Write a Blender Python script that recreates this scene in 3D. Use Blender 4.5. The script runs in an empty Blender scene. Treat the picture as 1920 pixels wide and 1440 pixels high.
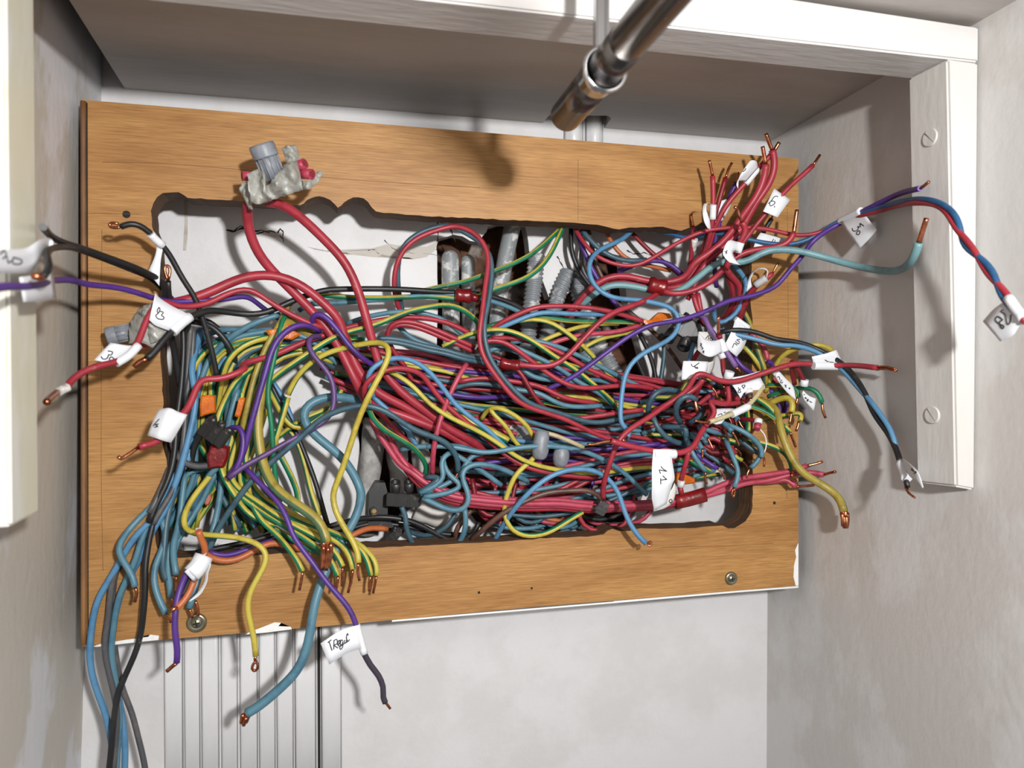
import bpy, bmesh, math, random
from mathutils import Vector, Matrix
from mathutils.bvhtree import BVHTree
random.seed(7)
SC = bpy.context.scene
COL = SC.collection
# ------------------------------------------------------------ camera
F = 1350.0; YAW = math.radians(14.3); PITCH = math.radians(-0.8)
cam_d = bpy.data.cameras.new('camera'); cam = bpy.data.objects.new('camera', cam_d); COL.objects.link(cam)
cam.rotation_euler = (math.radians(90)+PITCH, 0, -YAW)
cam_d.sensor_fit = 'HORIZONTAL'; cam_d.sensor_width = 36.0; cam_d.lens = 36.0*F/1920.0
cam_d.clip_start = 0.01
cam_d.dof.use_dof = True; cam_d.dof.focus_distance = 0.47; cam_d.dof.aperture_fstop = 9.0
SC.camera = cam
# ------------------------------------------------------------ light
world = bpy.data.worlds.new('world'); SC.world = world; world.use_nodes = True
world.node_tree.nodes['Background'].inputs[0].default_value = (0.95, 0.97, 1.0, 1)
world.node_tree.nodes['Background'].inputs[1].default_value = 0.16
ld = bpy.data.lights.new('hand_lamp', 'AREA'); ld.shape = 'DISK'; ld.size = 0.032; ld.energy = 5.7
ld.color = (1.0, 0.995, 0.985)
lo = bpy.data.objects.new('hand_lamp', ld); COL.objects.link(lo)
lo.location = (0.12, -0.225, 0.106)
lo.rotation_euler = (Vector((0.05, 0.46, -0.02))-Vector(lo.location)).to_track_quat('-Z', 'Y').to_euler()
SC.view_settings.view_transform = 'Standard'; SC.view_settings.look = 'None'
SC.view_settings.exposure = 0.0; SC.view_settings.gamma = 1.0; SC.view_settings.use_curve_mapping = False
# ------------------------------------------------------------ pixel -> point
_f = Vector((math.sin(YAW)*math.cos(PITCH), math.cos(YAW)*math.cos(PITCH), math.sin(PITCH)))
_r = Vector((math.cos(YAW), -math.sin(YAW), 0)); _u = _r.cross(_f)
def ray(px, py): return _f + _r*((px-960)/F) - _u*((py-720)/F)
def P(px, py, Y):
    d = ray(px, py); return d*(Y/d.y)
def PX(px, py, X):
    d = ray(px, py); return d*(X/d.x)
def PZ(px, py, p0, n):
    d = ray(px, py); return d*(p0.dot(n)/d.dot(n))
YB = 0.46; YW = 0.512; TH = 0.018
def H(px, py, h): return P(px, py, YB-h/1000.0)
def lin(c):
    return tuple((v/12.92 if v <= 0.04045 else ((v+0.055)/1.055)**2.4) for v in [x/255.0 for x in c])
# ------------------------------------------------------------ materials
MATS = {}
def mat(name, rgb, rough=0.5, metal=0.0, rgb2=None, nscale=40, nmix=(0.4, 0.6), bump=0.0, bscale=200, stretch=None, spec=0.5, rgb3=None, n3=15, m3=(0.6, 0.66), coat=0, bdist=0.0006):
    if name in MATS: return MATS[name]
    m = bpy.data.materials.new(name); m.use_nodes = True; nt = m.node_tree; N = nt.nodes; L = nt.links
    b = N['Principled BSDF']; b.inputs['Roughness'].default_value = rough; b.inputs['Metallic'].default_value = metal
    b.inputs['Specular IOR Level'].default_value = spec
    if coat: b.inputs['Coat Weight'].default_value = coat
    c = lin(rgb)+(1,); b.inputs['Base Color'].default_value = c
    tc = N.new('ShaderNodeTexCoord'); mp = N.new('ShaderNodeMapping'); L.new(tc.outputs['Object'], mp.inputs[0])
    if stretch: mp.inputs['Scale'].default_value = stretch
    src = None
    def layer(src, col, sc, mx, detail=6):
        nz = N.new('ShaderNodeTexNoise'); nz.inputs['Scale'].default_value = sc; nz.inputs['Detail'].default_value = detail
        nz.inputs['Roughness'].default_value = 0.65
        L.new(mp.outputs[0], nz.inputs['Vector'])
        rp = N.new('ShaderNodeMapRange'); rp.inputs[1].default_value = mx[0]; rp.inputs[2].default_value = mx[1]
        L.new(nz.outputs['Fac'], rp.inputs[0])
        mi = N.new('ShaderNodeMix'); mi.data_type = 'RGBA'; L.new(rp.outputs[0], mi.inputs['Factor'])
        if src is None: mi.inputs['A'].default_value = c
        else: L.new(src, mi.inputs['A'])
        mi.inputs['B'].default_value = lin(col)+(1,)
        return mi.outputs['Result']
    if rgb2: src = layer(src, rgb2, nscale, nmix)
    if rgb3: src = layer(src, rgb3, n3, m3)
    if src is not None: L.new(src, b.inputs['Base Color'])
    if bump:
        nz = N.new('ShaderNodeTexNoise'); nz.inputs['Scale'].default_value = bscale; nz.inputs['Detail'].default_value = 4
        L.new(mp.outputs[0], nz.inputs['Vector'])
        bp = N.new('ShaderNodeBump'); bp.inputs['Strength'].default_value = bump; bp.inputs['Distance'].default_value = bdist
        L.new(nz.outputs['Fac'], bp.inputs['Height']); L.new(bp.outputs[0], b.inputs['Normal'])
    MATS[name] = m; return m
WHITE = mat('white_wall_paint', (207, 206, 207), 0.55, rgb2=(200, 198, 198), nscale=14, nmix=(0.45, 0.6), bump=0.35, bscale=260)
WHITE_R = mat('right_wall_paint', (200, 198, 196), 0.5, rgb2=(190, 186, 182), nscale=7, nmix=(0.47, 0.53), bump=0.5, bscale=180, stretch=(1, 1, 0.6))
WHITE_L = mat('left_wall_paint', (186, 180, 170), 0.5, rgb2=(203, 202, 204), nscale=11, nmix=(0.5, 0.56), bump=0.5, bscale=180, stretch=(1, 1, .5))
CEIL = mat('ceiling_paint', (180, 174, 169), 0.5, rgb2=(168, 160, 153), nscale=10, nmix=(0.4, 0.6), bump=0.3, bscale=120, stretch=(0.5, 2, 1))
TRIM = mat('gloss_trim_paint', (202, 200, 196), 0.4, rgb2=(196, 193, 189), nscale=20, bump=0.5, bscale=220, stretch=(1, 1, 0.25))
TRIM_T = mat('top_trim_paint', (204, 202, 200), 0.4, rgb2=(194, 190, 187), nscale=20, bump=0.6, bscale=260, stretch=(0.2, 1, 1))
TRIM_L = mat('cream_trim_paint', (204, 200, 180), 0.35, rgb2=(212, 211, 206), nscale=12, nmix=(0.52, 0.6), bump=0.35, bscale=120, stretch=(1, 1, .3))
PLAST = mat('cracked_plaster', (208, 204, 198), 0.75, rgb2=(190, 182, 172), nscale=30, nmix=(0.5, 0.65), rgb3=(120, 104, 92), n3=55, m3=(0.66, 0.7), bump=0.5, bscale=150)
BRICK = mat('hollow_brick', (112, 70, 46), 0.9, rgb2=(58, 40, 30), nscale=45, nmix=(0.35, 0.6), rgb3=(130, 124, 118), n3=40, m3=(0.56, 0.66), bump=0.8, bscale=200)
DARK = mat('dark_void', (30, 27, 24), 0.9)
PIPEG = mat('grey_conduit_plastic', (130, 134, 136), 0.45, rgb2=(200, 199, 196), nscale=90, nmix=(0.52, 0.58), bump=0.3, bscale=200)
CORR = mat('corrugated_grey_plastic', (120, 124, 128), 0.4, rgb2=(190, 190, 188), nscale=70, nmix=(0.55, 0.62))
MORT = mat('mortar_covered_pipe', (168, 166, 163), 0.8, rgb2=(120, 118, 116), nscale=50, nmix=(0.42, 0.6), bump=0.8, bscale=120)
METAL = mat('zinc_screw', (150, 145, 125), 0.3, 0.9)
CHROME = mat('chrome_rod', (118, 114, 112), 0.24, 1.0, rgb2=(96, 90, 84), nscale=30)
CHROME2 = mat('bright_chrome', (205, 207, 210), 0.12, 1.0)
COPPER = mat('copper', (205, 130, 95), 0.28, 1.0, rgb2=(150, 88, 62), nscale=300)
PAPER = mat('white_paper_tape', (214, 216, 220), 0.45)
PAPERO = mat('worn_paper_tape', (206, 204, 200), 0.5, rgb2=(150, 142, 134), nscale=120, nmix=(0.55, 0.7))
INK = mat('black_ink', (28, 28, 34), 0.6)
BLKPL = mat('black_terminal_plastic', (34, 33, 33), 0.4, rgb2=(96, 88, 80), nscale=200, nmix=(0.58, 0.75))
GRYPL = mat('grey_plastic', (128, 133, 140), 0.45, rgb2=(110, 112, 118), nscale=100)
TAPEG = mat('grey_tape', (158, 158, 152), 0.35, rgb2=(140, 138, 130), nscale=80, bump=0.8, bscale=120, bdist=0.002)
TAPER = mat('red_tape', (124, 18, 22), 0.3, rgb2=(98, 12, 16), nscale=90, bump=0.8, bscale=150, bdist=0.001)
TAPEO = mat('orange_tape', (205, 110, 22), 0.3, rgb2=(180, 88, 20), nscale=90, bump=0.6, bscale=150, bdist=0.001)
CAULK = mat('chipped_white_paint', (225, 224, 222), 0.5, bump=0.6, bscale=300)
def wood_mat():
    m = bpy.data.materials.new('stained_plywood'); m.use_nodes = True; nt = m.node_tree; N = nt.nodes; L = nt.links
    b = N['Principled BSDF']; b.inputs['Roughness'].default_value = 0.5; b.inputs['Specular IOR Level'].default_value = 0.35
    tc = N.new('ShaderNodeTexCoord')
    def noise(scale, st, detail=5, dist=0.0):
        mp = N.new('ShaderNodeMapping'); mp.inputs['Scale'].default_value = st; L.new(tc.outputs['Object'], mp.inputs[0])
        nz = N.new('ShaderNodeTexNoise'); nz.inputs['Scale'].default_value = scale; nz.inputs['Detail'].default_value = detail
        nz.inputs['Distortion'].default_value = dist
        L.new(mp.outputs[0], nz.inputs['Vector']); return nz.outputs['Fac']
    def ramp(src, a, b_, c0, c1):
        r = N.new('ShaderNodeValToRGB'); L.new(src, r.inputs[0]); r.color_ramp.elements[0].position = a; r.color_ramp.elements[1].position = b_
        r.color_ramp.elements[0].color = lin(c0)+(1,); r.color_ramp.elements[1].color = lin(c1)+(1,); return r.outputs[0]
    def mul(a, b_, f=1.0):
        mi = N.new('ShaderNodeMix'); mi.data_type = 'RGBA'; mi.blend_type = 'MULTIPLY'; mi.inputs['Factor'].default_value = f
        L.new(a, mi.inputs['A']); L.new(b_, mi.inputs['B']); return mi.outputs['Result']
    base = ramp(noise(9, (1, 1, 4), 3), 0.3, 0.7, (163, 118, 69), (190, 146, 90))
    grain = ramp(noise(120, (0.3, 1, 9), 6, 0.2), 0.36, 0.62, (206, 196, 182), (255, 255, 255))
    fine = ramp(noise(220, (0.35, 1, 7), 3), 0.35, 0.6, (200, 190, 178), (255, 255, 255))
    flame = ramp(noise(26, (0.5, 1, 4), 4, 0.8), 0.35, 0.7, (232, 224, 212), (255, 255, 255))
    c = mul(mul(mul(base, grain, 0.55), fine, 0.5), flame, 0.7)
    L.new(c, b.inputs['Base Color'])
    bp = N.new('ShaderNodeBump'); bp.inputs['Strength'].default_value = 0.25; bp.inputs['Distance'].default_value = 0.0003
    L.new(noise(220, (0.35, 1, 7), 3), bp.inputs['Height']); L.new(bp.outputs[0], b.inputs['Normal'])
    return m
WOOD = wood_mat()
WOODE = mat('plywood_edge', (104, 72, 42), 0.8, rgb2=(66, 44, 28), nscale=160, stretch=(0.3, 3, 0.3), bump=0.9, bscale=300)
WOODD = mat('raw_batten_wood', (92, 68, 48), 0.8, rgb2=(70, 50, 36), nscale=60)
# ------------------------------------------------------------ object helpers
def link(name, bm, m, parent=None, smooth=False):
    me = bpy.data.meshes.new(name); bm.to_mesh(me); bm.free()
    for mm in (m if isinstance(m, (list, tuple)) else [m]): me.materials.append(mm)
    if smooth: me.polygons.foreach_set('use_smooth', [True]*len(me.polygons))
    o = bpy.data.objects.new(name, me); COL.objects.link(o)
    if parent: o.parent = parent
    return o
def tag(o, label=None, cat=None, group=None, kind=None):
    if label: o['label'] = label
    if cat: o['category'] = cat
    if group: o['group'] = group
    if kind: o['kind'] = kind
    return o
def rebase(o, loc):
    """put the object's origin at loc (mesh data stays where it is in the world)"""
    loc = Vector(loc)
    if o.type == 'MESH': o.data.transform(Matrix.Translation(-loc))
    o.location = loc
    return o
def hexa(bm, v8):
    vs = [bm.verts.new(v) for v in v8]
    for f in ((0,1,2,3),(7,6,5,4),(0,4,5,1),(1,5,6,2),(2,6,7,3),(3,7,4,0)):
        bm.faces.new([vs[i] for i in f])
    return vs
def fixn(bm): bmesh.ops.recalc_face_normals(bm, faces=bm.faces)
def box_bm(lo_, hi_, bev=0.0):
    bm = bmesh.new(); a, b = lo_, hi_
    hexa(bm, [(a[0],a[1],a[2]),(b[0],a[1],a[2]),(b[0],a[1],b[2]),(a[0],a[1],b[2]),(a[0],b[1],a[2]),(b[0],b[1],a[2]),(b[0],b[1],b[2]),(a[0],b[1],b[2])])
    fixn(bm)
    if bev: bmesh.ops.bevel(bm, geom=bm.edges[:], offset=bev, segments=2, affect='EDGES')
    return bm
def poly_plate(loops, Yf, th, jag=0.0):
    """plate in the XZ plane from world-space loops (first outer, rest holes), front at Yf, thickness th to +Y"""
    bm = bmesh.new(); edges = []
    for lp in loops:
        vs = [bm.verts.new((p[0], Yf, p[2])) for p in lp]
        for i in range(len(vs)): edges.append(bm.edges.new((vs[i], vs[(i+1) % len(vs)])))
    bmesh.ops.triangle_fill(bm, use_beauty=True, use_dissolve=False, edges=edges)
    r = bmesh.ops.extrude_face_region(bm, geom=bm.faces[:])
    for v in [g for g in r['geom'] if isinstance(g, bmesh.types.BMVert)]: v.co.y += th
    fixn(bm)
    return bm
def frames(pts):
    n = len(pts); T = []
    for i in range(n):
        t = (pts[min(i+1, n-1)]-pts[max(i-1, 0)])
        T.append(t.normalized() if t.length > 1e-9 else (T[-1] if T else Vector((1,0,0))))
    a = Vector((0,-1,0))
    if abs(T[0].dot(a)) > 0.9: a = Vector((0,0,1))
    nrm = (a-T[0]*a.dot(T[0])).normalized(); out = []
    for i in range(n):
        nrm = (nrm-T[i]*nrm.dot(T[i]))
        nrm = nrm.normalized() if nrm.length > 1e-6 else Vector((0,0,1)).cross(T[i]).normalized()
        out.append((T[i], nrm, T[i].cross(nrm)))
    return out
def smooth_path(P_, step=0.0035):
    """centripetal-ish Catmull-Rom through the control points"""
    n = len(P_)
    if n < 3: 
        k = max(1, int((P_[1]-P_[0]).length/step)); return [P_[0].lerp(P_[1], i/k) for i in range(k+1)]
    Q = [P_[0]*2-P_[1]]+list(P_)+[P_[-1]*2-P_[-2]]
    out = []
    for i in range(1, n):
        p0, p1, p2, p3 = Q[i-1], Q[i], Q[i+1], Q[i+2]
        d1 = max((p1-p0).length**0.5, 1e-4); d2 = max((p2-p1).length**0.5, 1e-4); d3 = max((p3-p2).length**0.5, 1e-4)
        m1 = (p1-p0)/d1-(p2-p0)/(d1+d2)+(p2-p1)/d2
        m2 = (p2-p1)/d2-(p3-p1)/(d2+d3)+(p3-p2)/d3
        m1 *= d2; m2 *= d2
        k = max(2, int((p2-p1).length/step))
        for j in range(k):
            t = j/k; t2 = t*t; t3 = t2*t
            out.append(p1*(2*t3-3*t2+1)+m1*(t3-2*t2+t)+p2*(-2*t3+3*t2)+m2*(t3-t2))
    out.append(P_[-1]); return out
def tube_bm(pts, r, sides=10, bm=None, stripe=None, cap=True, rf=None):
    bm = bm or bmesh.new(); fr = frames(pts); rings = []; s = 0.0
    for i, p in enumerate(pts):
        if i: s += (pts[i]-pts[i-1]).length
        rr = rf(i/(len(pts)-1)) if rf else r
        T, n1, n2 = fr[i]; a0 = (stripe[0]+s*stripe[1]) if stripe else 0
        rings.append([bm.verts.new(p+(n1*math.cos(a0+2*math.pi*k/sides)+n2*math.sin(a0+2*math.pi*k/sides))*rr) for k in range(sides)])
    for i in range(len(rings)-1):
        for k in range(sides):
            f = bm.faces.new((rings[i][k], rings[i][(k+1) % sides], rings[i+1][(k+1) % sides], rings[i+1][k])); f.smooth = True
            if stripe: f.material_index = 1 if k < stripe[2] else 0
    if cap:
        bm.faces.new(rings[0][::-1]); bm.faces.new(rings[-1])
    return bm
def cyl_bm(a, b, r, sides=20, r2=None, bm=None):
    r2 = r if r2 is None else r2
    return tube_bm([a, b], r, sides, bm, rf=lambda t: r+(r2-r)*t)
# ------------------------------------------------------------ the setting
XL = P(174, 700, YW).x; XR = P(1441, 700, YW).x
def struct(name, bm, m, parent=None, label=None):
    o = link(name, bm, m, parent)
    if not parent: o['kind'] = 'structure'
    return o
ceilBR = P(1435, 265, YW); ceilBL = P(235, 167, YW); ceilFR = PX(1652, 146, XR)
cn = (ceilBR-ceilBL).cross(ceilFR-ceilBR).normalized()
ceilLF = PZ(130, 0, ceilBL, cn)
ZBOT = P(960, 1440, YW).z-0.12; ZTOP = 0.26
# back wall with the broken-out cavities behind the hole
def L2(pts, Y): return [P(x, y, Y) for x, y in pts]
cav1 = [(818,450),(850,440),(900,455),(915,425),(948,418),(985,425),(992,470),(1030,560),(1075,545),(1110,470),(1165,480),(1175,560),(1198,640),(1215,700),(1240,840),(1180,985),(905,995),(880,960),(826,930),(800,880),(815,700),(822,560)]
cav2 = [(672,775),(700,770),(735,785),(785,800),(800,880),(812,925),(760,960),(735,1000),(690,985),(676,900)]
wl = [Vector((XL-0.06, YW, ZBOT)), Vector((XR+0.02, YW, ZBOT)), Vector((XR+0.02, YW, ZTOP)), Vector((XL-0.06, YW, ZTOP))]
def jagl(pts, n=3, amp=2.2):
    out = []; rnd = random.Random(3)
    for i in range(len(pts)):
        a = pts[i]; b = pts[(i+1) % len(pts)]
        for j in range(n):
            t = j/n; out.append((a[0]+(b[0]-a[0])*t+(rnd.uniform(-amp, amp) if j else 0), a[1]+(b[1]-a[1])*t+(rnd.uniform(-amp, amp) if j else 0)))
    return out
cav1 = [p for p in cav1]; 
bw = poly_plate([wl, L2(jagl(cav1), YW), L2(jagl([(x-6 if x > 790 else x, y) for x, y in cav2]), YW)], YW, 0.012)
WBK = struct('wall_back', bw, WHITE)
CR = mat('plaster_crack_dirt', (44, 38, 34), 0.9)
for pts, r_ in (('425,431 440,433 455,428 470,434 490,432 505,436',.0005), ('440,433 450,424 460,428',.0003), ('470,434 480,438 500,433 520,437 528,445 532,455',.0004), ('820,408 821,440 818,470',.00035), ('843,425 850,445 862,470 870,490',.0004), ('720,450 740,468 780,475 820,478',.00025), ('690,470 700,468 715,478 720,474',.0003), ('1045,480 1060,505 1085,510',.0004), ('520,437 526,430 531,434 529,445',.0005), ('1175,470 1190,476 1210,474 1228,482',.0004)):
    pp = [P(*[float(v) for v in t.split(',')], YW-0.0001) for t in pts.split()]
    rn_ = random.Random(int(pp[0].x*1e5)); ph_ = rn_.uniform(0, 6); sp_ = smooth_path(pp, 0.0012); link('plaster_crack', tube_bm([q+Vector((rn_.uniform(-1,1), 0, rn_.uniform(-1,1)))*0.0004 for q in sp_], r_, 5, rf=lambda t: r_*(0.35+1.3*abs(math.sin(t*11+ph_))*(1-t*0.6))), CR, WBK)
SM = mat('scraped_plaster', (186, 180, 172), 0.8, rgb2=(160, 150, 140), nscale=60, nmix=(0.5, 0.7))
for pts in ('575,462 600,470 640,468 700,465 730,457 775,465 800,462 822,452 815,470 800,482 775,486 760,480 740,484 720,478 700,482 680,476 650,478 620,472 590,468', '345,372 352,372 352,440 349,470 343,470 346,420', '470,436 500,434 530,436 534,448 526,446 505,444 490,440'):
    bmq = bmesh.new(); f = bmq.faces.new([bmq.verts.new(P(*[float(v) for v in t.split(',')], YW-0.0003)) for t in pts.split()]); bmesh.ops.triangulate(bmq, faces=[f]); link('scraped_patch', bmq, SM, WBK)
bm = box_bm((XL-0.06, YW+0.040, -0.2), (XR+0.02, YW+0.05, 0.18)); struct('wall_back_brick', bm, BRICK)
# left wall (leans a little), with the unlit gap above the ceiling board
bm = bmesh.new()
ct = P(191, 144, YW); cb = P(153, 1400, YW); dxt = ct.x-0.0; 
slope = (cb.x-ct.x)/(cb.z-ct.z)
def xl(z): return ct.x+slope*(z-ct.z)
hexa(bm, [(xl(ZBOT), -0.02, ZBOT), (xl(ZBOT), YW+0.005, ZBOT), (xl(ZTOP), YW+0.005, ZTOP), (xl(ZTOP), -0.02, ZTOP),
          (xl(ZBOT)-0.02, -0.02, ZBOT), (xl(ZBOT)-0.02, YW+0.005, ZBOT), (xl(ZTOP)-0.02, YW+0.005, ZTOP), (xl(ZTOP)-0.02, -0.02, ZTOP)]); fixn(bm)
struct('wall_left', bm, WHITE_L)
bm = box_bm((XR, -0.25, ZBOT), (XR+0.02, YW+0.005, ZTOP)); WRT = struct('wall_right', bm, WHITE_R)
# ceiling board with the notch round the pipes at its back edge
bm = bmesh.new()
def onceil(px, py): return PZ(px, py, ceilBL, cn)
ex = (ceilLF-ceilBL).normalized()
front = -0.25
fl = ceilBL+ex*((front-ceilBL.y)/ex.y); er = (ceilFR-ceilBR).normalized(); fr_ = ceilBR+er*((front-ceilBR.y)/er.y); fr_.x = XR+0.004
bmj = []
rnd = random.Random(5)
for i in range(0, 19): bmj.append((235+(1010-235)*i/18.0, 167+(234-167)*i/18.0+rnd.uniform(-1.0, 1.0)))
bmj += [(1016,232),(1030,216),(1140,217),(1146,222),(1131,243)]
for i in range(0, 8): bmj.append((1140+(1435-1140)*i/7.0, 244+(265-244)*i/7.0+rnd.uniform(-0.8, 0.8)))
cp = [onceil(x, y) for x, y in bmj]+[Vector((XR+0.004, YW, ceilBR.z)), fr_, fl]
vs = [bm.verts.new(p) for p in cp]; f = bm.faces.new(vs); bmesh.ops.triangulate(bm, faces=[f])
r = bmesh.ops.extrude_face_region(bm, geom=bm.faces[:])
for v in [g for g in r['geom'] if isinstance(g, bmesh.types.BMVert)]: v.co.z += 0.016
fixn(bm); struct('ceiling', bm, CEIL)
bm = box_bm((XL-0.09, -0.25, ZTOP), (XR+0.03, YW+0.02, ZTOP+0.01)); struct('ambient_block_lid', bm, DARK)  # unseen lid, added to keep ambient light out of the gap
# trims
Yf = PX(1833, 560, XR).y
Xt = (P(1777, 109, Yf).x+P(1793, 913, Yf).x)/2
def v_(px, py, Y): return P(px, py, Y)
bm = bmesh.new()
a = v_(1777, 109, Yf); b = v_(1793, 913, Yf); c = PX(1715, 904, b.x); d = PX(1706, 150, a.x); 
Ybk = (c.y+d.y)/2; tz = onceil(1800, 80).z
zt = P(1771, 109, Yf).z; zb2 = P(1838, 919, Yf).z
rt = [(b.x, Yf, b.z), (XR-.0005, Yf, zb2), (XR-.0005, Yf, zt), (a.x, Yf, zt), (c.x, Ybk, c.z), (XR-.0005, Ybk, c.z), (XR-.0005, Ybk, zt), (a.x, Ybk, zt)]
hexa(bm, rt); fixn(bm); bmesh.ops.bevel(bm, geom=bm.edges[:], offset=0.0012, segments=2, affect='EDGES')
TR = struct('trim_right', bm, TRIM)
# top trim
bm = bmesh.new()
e0 = P(900, 11, Yf); e1 = P(1771, 109, Yf); sl = (e1.z-e0.z)/(e1.x-e0.x)
def tzf(x): return e1.z+sl*(x-e1.x)
b0 = P(1702, 150, Ybk); 
xa, xb = XL-0.02, XR-0.0005
hexa(bm, [(xa, Yf, tzf(xa)), (xb, Yf, tzf(xb)), (xb, Yf, ceilBR.z+0.002), (xa, Yf, ceilBR.z+0.004), (xa, Ybk, tzf(xa)), (xb, Ybk, tzf(xb)), (xb, Ybk, ceilBR.z+0.002), (xa, Ybk, ceilBR.z+0.004)])
fixn(bm); bmesh.ops.bevel(bm, geom=bm.edges[:], offset=0.001, segments=2, affect='EDGES'); struct('trim_top', bm, TRIM_T)
# left trim: white front, cream side
Xlt = P(20, 900, Yf).x; lb = P(20, 988, Yf)
d2 = ray(73, 960); Yl2 = Xlt*d2.y/d2.x
bm = bmesh.new()
lb2 = P(70, 961, Yl2)
xw = xl(0)-0.004
hexa(bm, [(xw, Yf, lb.z-.001), (Xlt, Yf, lb.z), (Xlt, Yf, 0.24), (xw, Yf, 0.24), (xw, Yl2, lb2.z), (Xlt, Yl2, lb2.z), (Xlt, Yl2, 0.24), (xw, Yl2, 0.24)])
fixn(bm); bmesh.ops.bevel(bm, geom=bm.edges[:], offset=0.0012, segments=2, affect='EDGES'); struct('trim_left', bm, TRIM_L)
print('DBG XL', XL, xl(0), 'XR', XR, 'Yf', Yf, 'Ybk', Ybk, 'ceil', ceilBR.z, ceilBL.z, ceilLF, 'toptrim', e0.z, e1.z, 'lefttrim', Xlt, Yl2)
# painted-over slotted screws in the right trim's inner face
sa, sb = a.copy(), b.copy()
for (sx, sy, ang, lab) in ((1744, 258, 60, 'upper painted-over slotted screw in the side of the right trim'), (1748, 778, 100, 'lower painted-over slotted screw in the side of the right trim')):
    tt_ = (sy-109)/804.0; q = PX(sx, sy, sa.x+(sb.x-sa.x)*tt_-0.0004); bm = bmesh.new()
    cyl_bm(q+Vector((0.001,0,0)), q+Vector((-0.0006,0,0)), 0.0052, 24, 0.0046, bm)
    o = link('screw', bm, TRIM); tag(o, lab, 'screw', 'painted screws in the right trim'); rebase(o, q)
    bm = bmesh.new(); v = Vector((0, math.sin(math.radians(ang+25)), math.cos(math.radians(ang-70)))).normalized()*0.0044
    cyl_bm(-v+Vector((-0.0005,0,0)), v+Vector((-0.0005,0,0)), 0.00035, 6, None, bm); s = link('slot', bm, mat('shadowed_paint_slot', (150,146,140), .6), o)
# ------------------------------------------------------------ plywood frame
root = bpy.data.objects.new('plywood_board', None); COL.objects.link(root)
root.location = P(820, 1150, YB)
tag(root, 'brown stained plywood board with a large jagged rectangular cut-out framing the wires', 'board')
def child(name, bm, m, parent=root, smooth=False):
    o = link(name, bm, m, parent, smooth)
    top = parent
    o.data.transform(Matrix.Translation(-Vector(top.location))); return o
outer = [(153,187),(500,215),(1000,256),(1497,298),(1497,1098),(1000,1138),(600,1175),(153,1212)]
hole = [(283,395),(285,425),(295,447),(297,480),(298,560),(300,655),(304,720),(306,757),(304,800),(305,832),(312,862),(313,882),(306,900),(299,915),(294,930),(292,942),(291,975),(290,1002),(295,1028),(304,1038),(335,1046),(420,1042),(485,1040),(600,1033),(690,1027),(800,1022),(925,1016),(1025,1009),(1112,1005),(1132,1002),(1140,995),(1147,991),(1162,995),(1180,996),(1200,991),(1280,991),(1355,986),(1365,991),(1377,990),(1397,977),(1408,962),(1411,950),(1412,902),(1410,850),(1412,760),(1410,690),(1411,595),(1407,565),(1410,500),(1408,477),(1405,440),(1398,430),(1380,428),(1330,424),(1316,416),(1306,423),(1277,433),(1243,425),(1180,427),(1160,431),(1150,429),(1120,421),(1062,417),(950,412),(860,408),(775,404),(704,397),(697,387),(690,378),(682,372),(672,370),(662,371),(652,374),(645,380),(640,385),(634,390),(628,384),(618,374),(607,369),(598,368),(590,369),(582,371),(575,375),(569,381),(562,385),(530,382),(460,377),(400,374),(352,371),(345,366),(335,361),(322,360),(305,362),(294,369),(287,380)]
rnd = random.Random(11); h2 = []
for i in range(len(hole)):
    a = hole[i]; b = hole[(i+1) % len(hole)]; d = math.hypot(b[0]-a[0], b[1]-a[1]); k = max(1, int(d/12))
    for j in range(k):
        t = j/k; am = 0.9; h2.append((a[0]+(b[0]-a[0])*t+rnd.uniform(-am, am), a[1]+(b[1]-a[1])*t+rnd.uniform(-am, am)))
bm = poly_plate([L2(outer, YB), L2(h2, YB)], YB, TH)
for f in bm.faces: f.material_index = 0 if abs(f.normal.y) > 0.5 else 1
child('plywood_panel', bm, [WOOD, WOODE])
# rounded outer lip lines on left / top / bottom
def stripline(name, pts, r, m, lab=None, h=0.4):
    o = child(name, tube_bm(smooth_path([H(x, y, h) for x, y in pts], 0.01), r, 8), m, smooth=True)
    if lab: o['label'] = lab
    return o
stripline('edge_lipping', [(156,190),(157,500),(157,900),(157,1209)], 0.0016, mat('edge_wood', (132,92,52), .6, rgb2=(96,64,38), nscale=60, stretch=(1,1,.2)), 'thin darker wood lipping down the left edge', 0.2)
stripline('edge_groove', [(163,193),(164,600),(165,1205)], 0.00035, DARK, None, 0.05)
# battens behind
def batten(x0, y0, x1, y1):
    a = P(x0, y0, YB+TH); b = P(x1, y1, YB+TH)
    child('batten', box_bm((min(a.x,b.x), YB+TH+0.0003, min(a.z,b.z)), (max(a.x,b.x), YW-0.0005, max(a.z,b.z))), WOODD)
batten(1450, 330, 1490, 1075); batten(172, 230, 232, 1160); batten(300, 262, 1350, 300); batten(300, 1130, 1350, 1100)
# pencil lines scribed round the opening, holes
PEN = mat('pencil_line', (110, 78, 48), 0.7)
for pts in ([(191,430),(190,900),(193,1070)], [(160,401),(200,400),(262,402)], [(192,304),(300,306),(480,321),(700,340),(900,352)], [(1170,369),(1300,376),(1420,382),(1478,386)], [(1476,390),(1478,640),(1475,935)], [(1240,1026),(1340,1024),(1450,1019)], [(400,1092),(520,1088),(640,1078)], [(1084,412),(1084,300)]):
    stripline('pencil_line', pts, 0.00013, PEN, None, 0.0)
for (x, y, r) in ((237,402,0.0022),(898,1111,0.0009),(997,1103,0.0008),(1452,943,0.0012)):
    q = H(x, y, 0.02); bm = bmesh.new(); cyl_bm(q, q+Vector((0, 0.0006, 0)), r, 14, None, bm); bm2 = child('screw_hole', bm, DARK)
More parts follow.
